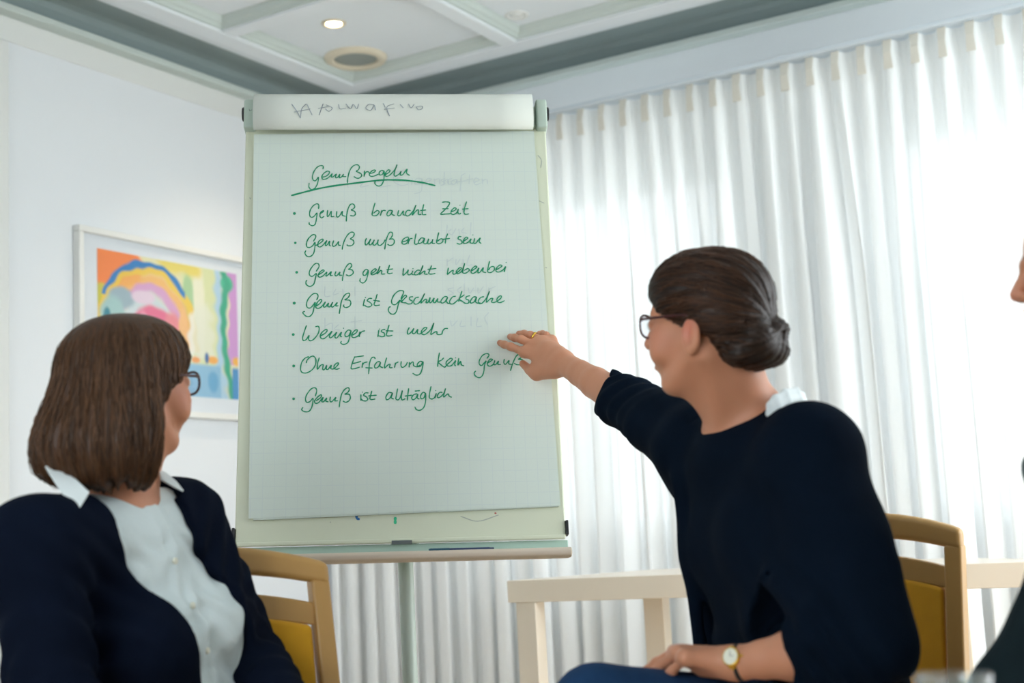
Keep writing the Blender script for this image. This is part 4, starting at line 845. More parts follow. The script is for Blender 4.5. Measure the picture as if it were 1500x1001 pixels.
def skin_color(V, c, M, k=1.0, extra=None):
    """flat complexion: redder cheeks, lips, ears and knuckles"""
    base = np.array(lin((202, 140, 108))); col = np.tile(base, (len(V), 1)); q = local(V, c, M) / k
    def mixc(w, rgb): 
        nonlocal col
        w = np.clip(w, 0, 1)[:, None]; col = col * (1 - w) + np.array(lin(rgb)) * w
    for sx in (-1, 1):
        d = np.linalg.norm((q - np.array([sx * .045, .06, -.025])) / np.array([.03, .03, .03]), axis=1); mixc((1.2 - d) * .5, (208, 124, 100))
        d = np.linalg.norm((q - np.array([sx * .082, -.012, -.015])) / np.array([.012, .025, .035]), axis=1); mixc((1.15 - d) * 1.2, (206, 126, 102))
    d = np.linalg.norm((q - np.array([0, .088, -.057])) / np.array([.021, .016, .0125]), axis=1); mixc((1.0 - d) * 4, (176, 84, 78))
    d = np.linalg.norm((q - np.array([0, .105, -.028])) / np.array([.02, .02, .02]), axis=1); mixc((1.1 - d) * .6, (214, 140, 118))
    for sx in (-1, 1):                                                    # brows
        d = np.abs(q[:, 2] - .027 + 3 * (np.abs(q[:, 0]) - .03) ** 2 * 3) / .0035; w = (d < 1) & (q[:, 1] > .055) & (np.abs(q[:, 0]) > .014) & (np.abs(q[:, 0]) < .048); mixc(w * .7, (90, 62, 44))
    if extra:
        for p, r in extra: d = np.linalg.norm(V - np.array(p), axis=1) / r; mixc((1.1 - d) * .55, (186, 108, 88))
    return col
def add_eyes(root, org, A, M, k=1.0):
    for q in (-1, 1):
        s = Sdf(A(q * .031, .0765, .001) - .016, A(q * .031, .0765, .001) + .016, .0022); s.ell(A(q * .031, .0765, .001), (.0118 * k,) * 3, M, .001)
        V, F_ = s.mesh(); d = np.linalg.norm(local(V, A(q * .031, .0885, .001), M), axis=1)
        col = np.where((d < .0055)[:, None], np.array(lin((70, 50, 36))), np.array(lin((236, 234, 228)))); col = np.where((d < .0026)[:, None], np.array([.01, .01, .01]), col)
        mkmesh('eye', V, F_, mat('eye_surface', (255, 255, 255), 0.1, attr='tint'), root, org, smooth=True, colors=col)
def glasses(root, org, A, M, ear_z=0.0):
    fr = MB(); g = empty('glasses', (0, 0, 0)); g.parent = root
    def ringpts(cx, w, h, n=20): return [A(cx + w * math.copysign(abs(math.cos(t)) ** .8, math.cos(t)), .103 - 2.2 * abs(cx) * .10 - .006, .000 + h * math.copysign(abs(math.sin(t)) ** .8, math.sin(t))) for t in [2 * math.pi * i / n for i in range(n + 1)]]
    for q in (-1, 1):
        p_ = ringpts(q * .033, .025, .019); fr.tube(p_, .0021, 8)
        fr.tube([A(q * .056, .088, .008), A(q * .070, .080, .008), A(q * .078, .05, .007), A(q * .081, .0, .006), A(q * .082, -.012, .002), A(q * .080, -.025, -.010)], [.0022, .0024, .0022, .0020, .0018, .0016], 8)
    fr.tube([A(-.009, .094, .003), A(0, .099, .006), A(.009, .094, .003)], .0017, 8)
    fr.build('frame', M_GLASSF, g, org, smooth=True)
    for q in (-1, 1):
        p_ = ringpts(q * .033, .0245, .0185)[:-1]; mb = MB(); mb.add([tuple(x) for x in p_], [tuple(range(len(p_)))]); mb.build('lens', M_LENS, g, org)
    return g
def hair_color(V, c, M, mode, rgb=(74, 48, 33)):
    q = local(V, c, M); base = np.array(lin(rgb))
    if mode == 'bob': a = np.arctan2(q[:, 0], q[:, 1] + .03); t = 1 + .30 * np.sin(47 * a + 6 * q[:, 2]) * .6 + .22 * np.sin(113 * a + 2) + .15 * np.sin(201 * a - 11 * q[:, 2])
    else: a = np.arctan2(q[:, 0], q[:, 2] + .02); t = 1 + .22 * np.sin(33 * a + 14 * q[:, 1]) + .2 * np.sin(91 * a - 8 * q[:, 1]) + .12 * np.sin(171 * a)
    warm = np.array([1.12, 1.0, .86])
    return np.clip(base[None, :] * np.clip(t, .45, 1.7)[:, None] * np.where((t > 1.1)[:, None], warm, 1.0), 0, 1)
def strands(root, org, S, c, M, mode, n, rgb, zlo, zhi, seed):
    """fine single hairs lying on the hair surface"""
    rg = np.random.default_rng(seed); mb = MB(); cols = []; base = np.array(lin(rgb))
    for i in range(n):
        if mode == 'bob':
            ph0 = rg.uniform(-math.pi, math.pi); top = rg.uniform(.02, .095); bot = rg.uniform(zlo, zlo + .05) if rg.random() < .7 else rg.uniform(zlo, .0)
            zz = np.linspace(top, bot, 15); ph = ph0 + .10 * np.sin(zz * 22 + rg.uniform(0, 6)) * rg.uniform(.2, 1)
            dirs = [np.sin(p) * M[0] + np.cos(p) * M[1] for p in ph]; cen = [np.array(c) + z * M[2] - .03 * M[1] for z in zz]
        else:
            ph0 = rg.uniform(-2.6, 2.6); f = rg.uniform(.02, .085); e_ = rg.uniform(-.12, -.06)
            yy = np.linspace(f, e_, 14); ph = ph0 * (1 + .25 * (f - yy) / .2) + .12 * np.sin(yy * 30 + rg.uniform(0, 6)) * rg.uniform(.2, 1)
            dirs = [np.sin(p) * M[0] + np.cos(p) * M[2] for p in ph]; cen = [np.array(c) + y * M[1] + .0 * M[2] for y in yy]
        pts = []; ts = np.linspace(.02, .17, 76)
        for d, ce in zip(dirs, cen):
            pv = ce[None] + ts[:, None] * d[None]; gi = np.clip(np.round((pv - S.lo) / S.h).astype(int), 0, S.n - 1); dv = S.D[gi[:, 0], gi[:, 1], gi[:, 2]]
            ins = np.nonzero(dv < 0)[0]
            if len(ins) == 0: continue
            k = ins[-1]; k2 = min(k + 1, len(ts) - 1); t = ts[k] + (ts[k2] - ts[k]) * float(np.clip(-dv[k] / (dv[k2] - dv[k] + 1e-9), 0, 1))
            pts.append(ce + d * (t + .0006 + .0008 * math.sin(len(pts) * .9 + i)))
        if len(pts) < 5: continue
        good = [pts[0]]
        for p in pts[1:]:
            if np.linalg.norm(p - good[-1]) < .03: good.append(p)
            else: break
        if len(good) < 5: continue
        m_ = len(good); r_ = rg.uniform(.0007, .0013); nv = len(mb.V); mb.tube(good, [r_ * (.4 + .6 * math.sin(math.pi * (j + .5) / m_)) for j in range(m_)], 4)
        cols += [base * rg.uniform(.55, 2.0)] * (len(mb.V) - nv)
    o = mkmesh('hair_strands', np.array(mb.V), mb.F, M_HAIR, root, org, smooth=True, colors=np.clip(np.array(cols), 0, 1)); o['kind'] = 'stuff'
def knit_folds(X, Y, Z, amp, seeds):
    d = 0
    for (ax, ay, az, ph) in seeds: d = d + np.sin(X * ax + Y * ay + Z * az + ph + 1.2 * np.sin(Z * 9 + X * 7))
    return amp * d / len(seeds)

def legs(root, org, pelvis, kneeL, ankL, kneeR, ankR, fwd, mt, shoe=True):
    pts = np.array([pelvis, kneeL, ankL, kneeR, ankR]); lo = pts.min(0) - .17; hi = pts.max(0) + .17
    S = Sdf(lo, hi, .011); hx = unit(np.cross(fwd, (0, 0, 1)))
    hL = np.array(pelvis) - hx * .095; hR = np.array(pelvis) + hx * .095
    S.ell(pelvis, (.175, .13, .12), frame(fwd), .03)
    for h_0, kn, an in ((hL, kneeL, ankL), (hR, kneeR, ankR)):
        S.cone(h_0, kn, .094, .072, .03); S.cone(kn, np.array(kn) * .6 + np.array(an) * .4 - np.array(fwd) * .012, .062, .060, .02)
        S.cone(np.array(kn) * .6 + np.array(an) * .4 - np.array(fwd) * .012, np.array(an), .060, .046, .02)
    V, F_ = S.mesh(); mkmesh('jeans', V, F_, mt, root, org, smooth=True)
    for an in (ankL, ankR):
        an = np.array(an); S = Sdf(an - .24, an + .24, .007)
        low = min(an[2] - .02, .075); fz = an[2] - .055
        heel = an + np.array([0, 0, -.055]) - np.array(fwd) * .03; toe = an + np.array(fwd) * .16 + np.array([0, 0, -.066])
        S.cone(heel, an + np.array(fwd) * .06 + np.array([0, 0, -.052]), .030, .036, .01); S.cone(an + np.array(fwd) * .06 + np.array([0, 0, -.052]), toe, .036, .024, .01); S.cone(an, heel, .036, .032, .02)
        X, Y, Z = S.full(); S.D = np.maximum(S.D, (an[2] - .088) - Z)
        V, F_ = S.mesh(); mkmesh('shoe', V, F_, M_SHOE, root, org, smooth=True)

def person(name_label, hc, hM, nb, body_fn, label, org):
    pass

# =========== the woman pointing at the flipchart
def woman_pointing():
    hc = P(1030, 474, 2.30); fwd = unit([-math.cos(math.radians(31)), math.sin(math.radians(31)), .02]); hM = frame(fwd)
    Lsh, Rsh = P(1184, 664, 2.16), P(1025, 652, 2.48); N = P(1098, 622, 2.34); PEL = P(1194, 1105, 2.33)
    X = unit(Rsh - Lsh); Z = unit(N - PEL); Y = unit(np.cross(Z, X)); X = np.cross(Y, Z); TM = np.array([X, Y, Z])
    # right arm to the board
    Rel, Rwr = P(915, 588, 2.76), P(822, 534, 2.975)
    Lel, Lwr = P(1250, 948, 2.00), P(1078, 972, 2.09)
    def bd(x, y, off): return onplane(x, y, BB + BN * (PN + off), BN)
    mc = [P(768, 515, bd(768, 515, 0) @ FW * 1 - .075), P(781, 504, bd(781, 504, 0) @ FW - .072), P(794, 498, bd(794, 498, 0) @ FW - .062), P(808, 499, bd(808, 499, 0) @ FW - .05)] if False else None
    mc = [bd(768, 516, .050), bd(781, 505, .055), bd(795, 499, .050), bd(808, 499, .040)]
    ch = [[bd(748, 508, .040), bd(739, 505, .022), bd(732.5, 502.5, .0095)],
          [bd(763, 497, .048), bd(754, 495, .028), bd(747.5, 493.5, .010)],
          [bd(777, 491, .042), bd(768, 489, .022), bd(760, 489, .009)],
          [bd(800, 491, .036), bd(795, 489, .020), bd(790, 488.5, .0085)]]
    Rwr = bd(824, 531, .115)
    th = [bd(812, 540, .095), bd(786, 549, .062), bd(776, 542, .040), bd(766, 533, .022)]
    parts = []
    S = Sdf(np.minimum(np.array(th + mc + sum(ch, []) + [Rwr, Rel]).min(0), Rel) - .07, np.array(th + mc + sum(ch, []) + [Rwr, Rel]).max(0) + .07, .0026)
    hand_sdf(S, Rwr, mc, ch, th)
    S.cone(bd(812, 541, .100), bd(784, 541, .060), .020, .014, .018)                # ball of the thumb
    fm = Rwr * .45 + Rel * .55
    S.chain([(mc[1] + mc[2]) / 2 * .55 + Rwr * .45, (mc[1] + mc[2]) / 2 * .25 + Rwr * .75, Rwr, Rwr * .7 + Rel * .3, fm, Rel], [.018, .0225, .0245, .0275, .033, .039], .016)
    parts.append(S.mesh())
    # left forearm and hand on the thigh
    lw = Lwr; knL = None
    lm = [P(992, 962, 2.19), P(988, 957, 2.15), P(994, 958, 2.12), P(1004, 964, 2.09)]
    lc = [[P(966, 974, 2.21), P(950, 988, 2.22), P(940, 1000, 2.22)], [P(962, 972, 2.18), P(944, 986, 2.20), P(932, 998, 2.21)], [P(968, 976, 2.15), P(950, 990, 2.17), P(940, 1002, 2.18)], [P(984, 984, 2.11), P(968, 996, 2.13), P(958, 1006, 2.14)]]
    lt = [P(1058, 978, 2.13), P(1030, 990, 2.19), P(1005, 996, 2.22), P(985, 1004, 2.23)]
    allp = np.array(lm + sum(lc, []) + lt + [lw, Lel]); S = Sdf(allp.min(0) - .07, allp.max(0) + .07, .0032)
    hand_sdf(S, lw, lm, lc, lt, .0155); fm = lw * .5 + Lel * .5
    S.chain([P(1030, 974, 2.13), lw, lw * .75 + Lel * .25, fm, Lel], [.019, .0245, .029, .038, .046], .014)
    parts.append(S.mesh())
    # head, neck, shoulders
    S = Sdf(np.minimum(hc, PEL) - np.array([.32, .32, -.35]), np.array([max(hc[0], PEL[0]) + .28, max(hc[1], PEL[1]) + .3, hc[2] + .14]), .0034)
    S.lo = S.lo
    A = head_sdf(S, hc, hM, ear_z=-.030, open_mouth=True)
    S.cone(A(0, -.030, -.045), N + Y * .005, .055, .060, .03); S.cone(A(0, .018, -.085), N + Y * .030 + Z * .01, .034, .036, .03)
    S.cone(A(-.045, -.02, -.06), N + Y * .055 - X * .02 - Z * .01, .017, .013, .02)
    for sh in (Lsh, Rsh): S.cone(N - Y * .01 - Z * .015, sh - Z * .01, .052, .048, .05)
    S.cone(Lsh - Z * .02, Rsh - Z * .02, .05, .05, .05); S.ell(N - Z * .13, (.15, .085, .14), TM, .04)
    S.cone(N + Y * .030 - Z * .03, N + Y * .020 - Z * .12, .05, .055, .03)
    parts.append(S.mesh())
    V, F_ = join(parts)
    org = (float(PEL[0]), float(PEL[1]), 0.0)
    body = mkmesh('person', V, F_, M_SKIN, None, org, smooth=True, colors=skin_color(V, hc, hM, extra=[(mc[0], .012), (mc[1], .012), (lm[0], .014), (lm[1], .014)] + [(c_[-1], .010) for c_ in ch] + [(c_[0], .009) for c_ in ch] + [(A(0, .03, -.03), .06)]))
    tag(body, 'laughing dark-haired woman in navy sweater pointing at the flipchart with her right hand', 'person')
    add_eyes(body, org, A, hM); g = glasses(body, org, A, hM)
    # hair with rolled bun at the nape
    S = Sdf(A(0, 0, 0) - .20, A(0, 0, 0) + .20, .0030)
    S.ell(A(0, -.022, .040), (.083, .105, .085), hM, .01); S.ell(A(0, .020, .052), (.070, .072, .066), hM, .02); S.ell(A(0, -.045, -.010), (.080, .080, .070), hM, .02)
    X3, Y3, Z3 = S.full(); lx = (X3 - hc[0]) * hM[0][0] + (Y3 - hc[1]) * hM[0][1] + (Z3 - hc[2]) * hM[0][2]
    ly = (X3 - hc[0]) * hM[1][0] + (Y3 - hc[1]) * hM[1][1] + (Z3 - hc[2]) * hM[1][2]; lz = (X3 - hc[0]) * hM[2][0] + (Y3 - hc[1]) * hM[2][1] + (Z3 - hc[2]) * hM[2][2]
    yh = np.interp(lz, [-.12, -.085, -.055, -.030, -.012, -.004, .004, .022, .045, .07, .10], [-.075, -.060, -.045, -.036, .006, .040, .052, .066, .080, .096, .2]).astype(np.float32)
    S.D = smax(S.D, ly - yh, .010)
    S.ell(A(0, -.098, -.048), (.066, .044, .040), hM, .012); S.ell(A(-.030, -.098, -.030), (.032, .034, .030), hM, .006); S.ell(A(.012, -.118, -.028), (.034, .026, .030), hM, .004)
    S.ell(A(-.046, -.078, -.058), (.026, .030, .024), hM, .005); S.ell(A(-.010, -.112, -.060), (.032, .026, .022), hM, .004); S.ell(A(.036, -.10, -.046), (.030, .034, .030), hM, .005)
    S.cone(A(-.072, -.02, .0), A(-.060, -.075, -.022), .012, .018, .014)
    phi = np.arctan2(lx, lz + .02); S.D = S.D + .0010 * np.sin(19 * phi + 22 * ly + 2 * np.sin(30 * ly)) + .0008 * np.sin(47 * phi - 28 * ly + 3 * np.sin(18 * ly + phi)) + .0005 * np.sin(97 * phi + 30 * ly) + .0022 * np.sin(70 * ly + 5 * phi + 40 * lx) * (lz < -.01) * (ly < -.06)
    V, F_ = S.mesh(); mkmesh('hair', V, F_, M_HAIR, body, org, smooth=True, colors=hair_color(V, hc, hM, 'up', (38, 25, 17))); strands(body, org, S, hc, hM, 'up', 520, (62, 40, 27), 0, 0, 3)
    # sweater
    cuffR = P(887, 566, 2.82); cuffL = Lel * .60 + lw * .40
    S = Sdf(np.array([min(Rel[0], Lel[0]) - .12, min(Lel[1], PEL[1]) - .12, PEL[2] - .16]), np.array([PEL[0] + .30, Rel[1] + .16, N[2] + .24]), .0052)
    W0 = PEL + Z * .02
    CH = N - Z * .19
    S.ell(CH + Y * .0, (.170, .112, .19), TM, .04); S.ell(N - Z * .36 - Y * .015, (.165, .118, .20), TM, .05); S.ell(PEL + Z * .10 - Y * .02, (.190, .150, .20), TM, .06)
    S.ell(PEL + Z * .02 - Y * .03, (.195, .155, .14), TM, .04)
    for q in (-1, 1): S.ell(N - Z * .215 + Y * .062 + X * q * .066, (.062, .055, .065), TM, .05)
    S.cone(Lsh - Z * .02, Rsh - Z * .02, .072, .072, .05)
    for sh in (Lsh, Rsh): S.cone(N - Y * .015 - Z * .035, sh - Z * .005, .058, .060, .05)
    S.ell(N - Z * .050 + Y * .022, (.125, .085, .060), TM, .03); S.cone(Lsh - Z * .03, N - Z * .20, .068, .11, .06); S.cone(P(1135, 770, 2.22), P(1150, 900, 2.18), .07, .075, .05)
    um = Lsh * .5 + Lel * .5 + (Lel - Rsh) * .0
    S.chain([Lsh, um + X * -.015 - Y * .01, Lel - Y * .02, cuffL], [.072, .075, .079, .056], .035)
    S.cone(Lel + X * .02, N - Z * .30 + X * .0, .06, .10, .05)
    S.cone(Lsh - Z * .10 + X * .03, Lel - Z * .0 + X * .04, .080, .075, .05)
    S.chain([Rsh, Rsh * .5 + Rel * .5, Rel, Rwr * .3 + Rel * .7, Rwr * .6 + Rel * .4], [.076, .065, .055, .048, .046], .03)
    S.cone(N - Z * .20 + X * .09, Rsh * .55 + Rel * .45 - Z * .02, .075, .045, .04)
    X3, Y3, Z3 = S.full()
    # cuffs cut square
    for c_, a_, b_, R in ((cuffR, Rel, Rwr, .14), (cuffL, Lel, lw, .13)):
        d = unit(b_ - a_); d = unit(-RT * .95 + UP * .30 + FW * .12) if R == .14 else d; pl = (X3 - c_[0]) * d[0] + (Y3 - c_[1]) * d[1] + (Z3 - c_[2]) * d[2] - (.012 if R != .14 else .0)
        near = np.sqrt((X3 - c_[0]) ** 2 + (Y3 - c_[1]) ** 2 + (Z3 - c_[2]) ** 2) - R
        S.D = np.where(near < 0, smax(S.D, pl.astype(np.float32), .006), S.D)
    # boat neckline
    lx = (X3 - N[0]) * X[0] + (Y3 - N[1]) * X[1] + (Z3 - N[2]) * X[2]; ly = (X3 - N[0]) * Y[0] + (Y3 - N[1]) * Y[1] + (Z3 - N[2]) * Y[2]; lz = (X3 - N[0]) * Z[0] + (Y3 - N[1]) * Z[1] + (Z3 - N[2]) * Z[2]
    cutz = .034 - .018 * np.clip(ly / .09 + .35, -.3, 1.3)
    ringd = np.sqrt((lx / .118) ** 2 + ((ly - .015) / .098) ** 2)
    S.D = np.where((ringd < 1.12) & (lz > -.12), smax(S.D, np.minimum(.03, (lz - cutz - .45 * np.clip(ringd - 1.0, 0, 1)).astype(np.float32)), .006), S.D)
    S.D = S.D + knit_folds(X3, Y3, Z3, .0075, [(34, 12, -22, 0), (-20, 30, 26, 2), (12, -18, 40, 4)]).astype(np.float32)
    for c_, dr, am in ((Lel, unit(lw - Lel) * .7 + unit(Lsh - Lel) * -.3, .0065), (Rel, unit(Rwr - Rel), .004), (PEL + Z * .14, Z * .9 + Y * .3, .006)):
        dr = unit(dr); R_ = .13 if c_ is not PEL else .2
        w_ = np.exp(-((X3 - c_[0]) ** 2 + (Y3 - c_[1]) ** 2 + (Z3 - c_[2]) ** 2) / R_ ** 2); t_ = (X3 - c_[0]) * dr[0] + (Y3 - c_[1]) * dr[1] + (Z3 - c_[2]) * dr[2]
        S.D = S.D + (am * w_ * np.sin(t_ * 135 + 2.2 * np.sin(X3 * 21 + Z3 * 17) + 1.0)).astype(np.float32)
    for a_, b_ in ((N - Z * .08 + X * .12 + Y * .09, PEL + Z * .16 + X * .10 + Y * .13), (N - Z * .14 + X * .14 + Y * .06, PEL + Z * .12 + X * .16 + Y * .08), (Lel - X * .00 + Z * .03 + Y * .07, Lel + X * .14 - Z * .02 + Y * .07), (Lel + Z * .07 + Y * .06, Lel + X * .12 + Z * .10 + Y * .05)):
        S.cone(a_, b_, .014, .010, .03)
    V, F_ = S.mesh(); mkmesh('sweater', V, F_, M_NAVY, body, org, smooth=True)
    # white shirt edge at the nape
    S = Sdf(N - .20, N + .20, .0035)
    rp = [P(1128, 606, 2.22), P(1138, 596, 2.23), P(1152, 587, 2.25), P(1168, 584, 2.29), P(1176, 590, 2.36), P(1160, 596, 2.43)]
    for i in range(5): S.cone(rp[i], rp[i + 1], .008, .008, .006)
    for i in range(5): S.cone(rp[i] + Z * .014, rp[i + 1] + Z * .014, .005, .005, .008)
    V, F_ = S.mesh(); o = mkmesh('shirt_collar', V, F_, M_WHITEC, body, org, smooth=True); tag(o, 'white shirt edge at the nape')
    # wedding ring
    S = Sdf(mc[2] - .03, mc[2] + .03, .0011); a_, b_ = np.array(mc[2]), np.array(ch[2][0]); rc_ = a_ * .30 + b_ * .70; d = unit(b_ - a_)
    S.cone(rc_ - d * .0022, rc_ + d * .0022, .0112, .0112, .0005); X3, Y3, Z3 = S.full(); pl = np.abs((X3 - rc_[0]) * d[0] + (Y3 - rc_[1]) * d[1] + (Z3 - rc_[2]) * d[2]) - .0022; S.D = np.maximum(S.D, pl.astype(np.float32))
    S.cone(a_, b_, .0085, .0085, .0003, 's'); V, F_ = S.mesh(); o = mkmesh('ring', V, F_, M_GOLD, body, org, smooth=True); tag(o, 'gold wedding ring')
    # wrist watch
    wt = empty('watch', (0, 0, 0)); wt.parent = body; wc = lw * .97 + Lel * .03; d = unit(Lel - lw); S = Sdf(wc - .05, wc + .05, .0018)
    S.cone(wc - d * .006, wc + d * .006, .0285, .0285, .001); X3, Y3, Z3 = S.full(); pl = np.abs((X3 - wc[0]) * d[0] + (Y3 - wc[1]) * d[1] + (Z3 - wc[2]) * d[2]) - .0065
    S.D = smax(S.D, pl.astype(np.float32), .002); V, F_ = S.mesh(); mkmesh('strap', V, F_, M_BLACK, wt, org, smooth=True)
    nrm = unit(unit(EYE - wc) + np.array([0, 0, .35])); nrm = unit(nrm - d * (nrm @ d)); side = np.cross(nrm, d); fc = wc + nrm * .0275
    def disc(mb, r, n0, n1, rr=1.0):
        mb.loft([[fc + nrm * n0 + (d * math.cos(t) * .92 + side * math.sin(t)) * r for t in [2 * math.pi * i / 28 for i in range(28)]], [fc + nrm * n1 + (d * math.cos(t) * .92 + side * math.sin(t)) * r * rr for t in [2 * math.pi * i / 28 for i in range(28)]]])
    mb = MB(); disc(mb, .0155, -.003, .005, .96); mb.build('case', M_GOLD, wt, org, bevel=.001)
    mb = MB(); disc(mb, .0125, .0045, .0058); mb.build('dial', M_DIAL, wt, org)
    mb = MB(); mb.tube([fc + nrm * .0062, fc + nrm * .0062 + side * .009], .0004, 6); mb.tube([fc + nrm * .0062, fc + nrm * .0062 + d * .006], .0004, 6); mb.build('hands', M_BLACK, wt, org)
    mb = MB(); mb.tube([fc + d * .0145 + nrm * .001, fc + d * .0185 + nrm * .001], .002, 10); mb.build('crown', M_GOLD, wt, org)
    for q in (-1, 1): mb = MB(); mb.tube([fc + side * q * .014 - d * .005 - nrm * .001, fc + side * q * .0175 + d * .0 - nrm * .003, fc + side * q * .014 + d * .005 - nrm * .001], .0022, 8); mb.build('lug', M_GOLD, wt, org)
    # legs: left thigh crossed over the right
    kL, kR = P(874, 1042, 2.08), P(915, 1150, 2.42)
    fl = unit([kL[0] - PEL[0], kL[1] - PEL[1], 0])
    legs(body, org, PEL + Z * .03, kL, kL + np.array([-.10, .10, -.43]), kR, np.array([kR[0] + .02, kR[1] + .02, .088]), unit(fl * .8 + np.array([0, .4, 0])), M_JEANS)
    return body
woman_pointing()

# =========== the woman with the brown bob, seated left
def woman_bob():
    hc = P(196, 562, 2.28); fwd = unit([math.cos(math.radians(47)), math.sin(math.radians(47)), .0]); hM = frame(fwd)
    Lsh, Rsh = P(262, 765, 2.36), P(52, 800, 2.06); N = P(172, 745, 2.25); PEL = P(262, 1205, 2.24)
    X = unit(Rsh - Lsh); Z = unit(N - PEL); Y = unit(np.cross(Z, X)); X = np.cross(Y, Z); TM = np.array([X, Y, Z])
    Lel, Lwr = P(360, 965, 2.36), P(436, 1058, 2.18); Rel, Rwr = P(78, 1035, 2.00), P(190, 1120, 1.90)
    org = (float(PEL[0]), float(PEL[1]), 0.0); parts = []
    S = Sdf(np.minimum(N, hc) - np.array([.30, .30, .28]), np.maximum(N, hc) + np.array([.26, .26, .16]), .0036)
    A = head_sdf(S, hc, hM, ear_z=-.012)
    S.cone(A(0, -.030, -.045), N, .054, .058, .03); S.cone(A(0, .018, -.08), N + Y * .03, .034, .036, .03)
    for sh in (Lsh, Rsh): S.cone(N - Y * .01 - Z * .03, sh - Z * .03, .045, .040, .05)
    S.ell(N - Z * .14 + Y * .0, (.14, .075, .12), TM, .04); parts.append(S.mesh())
    for wr, el, s in ((Lwr, Lel, 1), (Rwr, Rel, -1)):
        d = unit(wr - el); sd = unit(np.cross(d, (0, 0, 1))) ; dn = np.cross(sd, d)
        m4 = [wr + d * .082 + sd * o_ * s for o_ in (-.030, -.010, .010, .028)]
        c4 = [[m + d * l * .5 + np.array([0, 0, -.012]), m + d * l * .8 + np.array([0, 0, -.03]), m + d * l + np.array([0, 0, -.048])] for m, l in zip(m4, (.070, .078, .072, .055))]
        t4 = [wr + d * .02 - sd * .02 * s, wr + d * .05 - sd * .045 * s + np.array([0, 0, -.01]), wr + d * .075 - sd * .052 * s + np.array([0, 0, -.02]), wr + d * .098 - sd * .05 * s + np.array([0, 0, -.03])]
        ap = np.array(m4 + sum(c4, []) + t4 + [wr, el]); S = Sdf(ap.min(0) - .06, ap.max(0) + .06, .0035); hand_sdf(S, wr, m4, c4, t4, .015)
        S.cone(wr, el, .024, .040, .02); parts.append(S.mesh())
    V, F_ = join(parts); body = mkmesh('person', V, F_, M_SKIN, None, org, smooth=True, colors=skin_color(V, hc, hM))
    tag(body, 'seated woman with brown bobbed hair, navy jacket and white blouse at left', 'person')
    add_eyes(body, org, A, hM); g = glasses(body, org, A, hM)
    # hair
    S = Sdf(hc - np.array([.24, .24, .23]), hc + np.array([.24, .24, .15]), .0032)
    S.ell(A(0, -.020, .036), (.088, .108, .080), hM, .01); S.ell(A(0, .018, .045), (.076, .074, .066), hM, .02)
    S.ell(A(0, -.035, -.040), (.100, .106, .100), hM, .04); S.ell(A(0, -.050, -.110), (.112, .120, .100), hM, .04)
    X3, Y3, Z3 = S.full(); q = [(X3 - hc[0]) * hM[i][0] + (Y3 - hc[1]) * hM[i][1] + (Z3 - hc[2]) * hM[i][2] for i in range(3)]
    yh = np.interp(q[2], [-.2, -.10, -.05, -.02, .0, .02, .045, .07, .10], [-.012, -.010, -.004, .018, .050, .074, .090, .098, .2]).astype(np.float32)
    S.D = smax(S.D, q[1] - yh, .014)
    phi = np.arctan2(q[0], q[1] + .03)
    zb = -.182 - .010 * np.clip(-q[1] / .1, -1, 1) * -1 + .006 * np.sin(7 * phi) + .004 * np.sin(29 * phi) + .003 * np.sin(61 * phi)
    zb = zb + .036 * np.clip((np.abs(.55 * q[0] + .82 * (q[1] + .055)) - .055) / .07, 0, 1)
    # slopes: a little shorter at the back left, longer towards the face
    S.D = smax(S.D, (zb - q[2]).astype(np.float32), .010)
    inner = np.sqrt((q[0] / .072) ** 2 + ((q[1] - .01) / .078) ** 2) - 1
    S.D = smax(S.D, np.where(q[2] < -.085, -inner * .06, -1).astype(np.float32), .006)
    lowk = np.clip((.06 - q[2]) / .12, 0, 1)
    S.D = S.D + (.0022 * np.sin(21 * phi + 9 * q[2]) + .0016 * np.sin(47 * phi + 6 * q[2]) + .0010 * np.sin(113 * phi + 2)).astype(np.float32) * lowk + .002 * np.exp(-(q[0] / .006) ** 2) * (q[2] > .05)
    V, F_ = S.mesh(); mkmesh('hair', V, F_, M_HAIR, body, org, smooth=True, colors=hair_color(V, hc, hM, 'bob', (66, 45, 30))); strands(body, org, S, hc, hM, 'bob', 620, (78, 54, 36), -.205, 0, 5)
    # blouse (white) and jacket (navy, open front)
    def torso(S, inf):
        S.ell(N - Z * .20 + Y * .0, (.160 + inf, .100 + inf, .19 + inf), TM, .04); S.ell(N - Z * .40 + Y * .01, (.155 + inf, .115 + inf, .20 + inf), TM, .05); S.ell(PEL + Z * .06, (.175 + inf, .130 + inf, .16 + inf), TM, .05)
        for s in (-1, 1): S.ell(N - Z * .225 + Y * .075 + X * s * .070, (.066 + inf, .060 + inf, .068 + inf), TM, .035)
        S.cone(Lsh - Z * .01, Rsh - Z * .01, .058 + inf, .058 + inf, .05)
        for sh in (Lsh, Rsh): S.cone(N - Y * .01 - Z * .030, sh - Z * .005, .050 + inf, .052 + inf, .04)
        S.cone(Lsh - Z * .12 + Y * .02, PEL + Z * .15 - X * .11 + Y * .03, .055 + inf, .085 + inf, .04)
    lo = np.array([Rsh[0] - .16, min(Rel[1], Rwr[1]) - .12, PEL[2] - .12]); hi = np.array([Lwr[0] + .12, Lel[1] + .20, N[2] + .10])
    def loc3(S): X3, Y3, Z3 = S.full(); return [(X3 - N[0]) * a[0] + (Y3 - N[1]) * a[1] + (Z3 - N[2]) * a[2] for a in TM] + [X3, Y3, Z3]
    S = Sdf(lo, hi, .0052); torso(S, .004); lx, ly, lz, X3, Y3, Z3 = loc3(S)
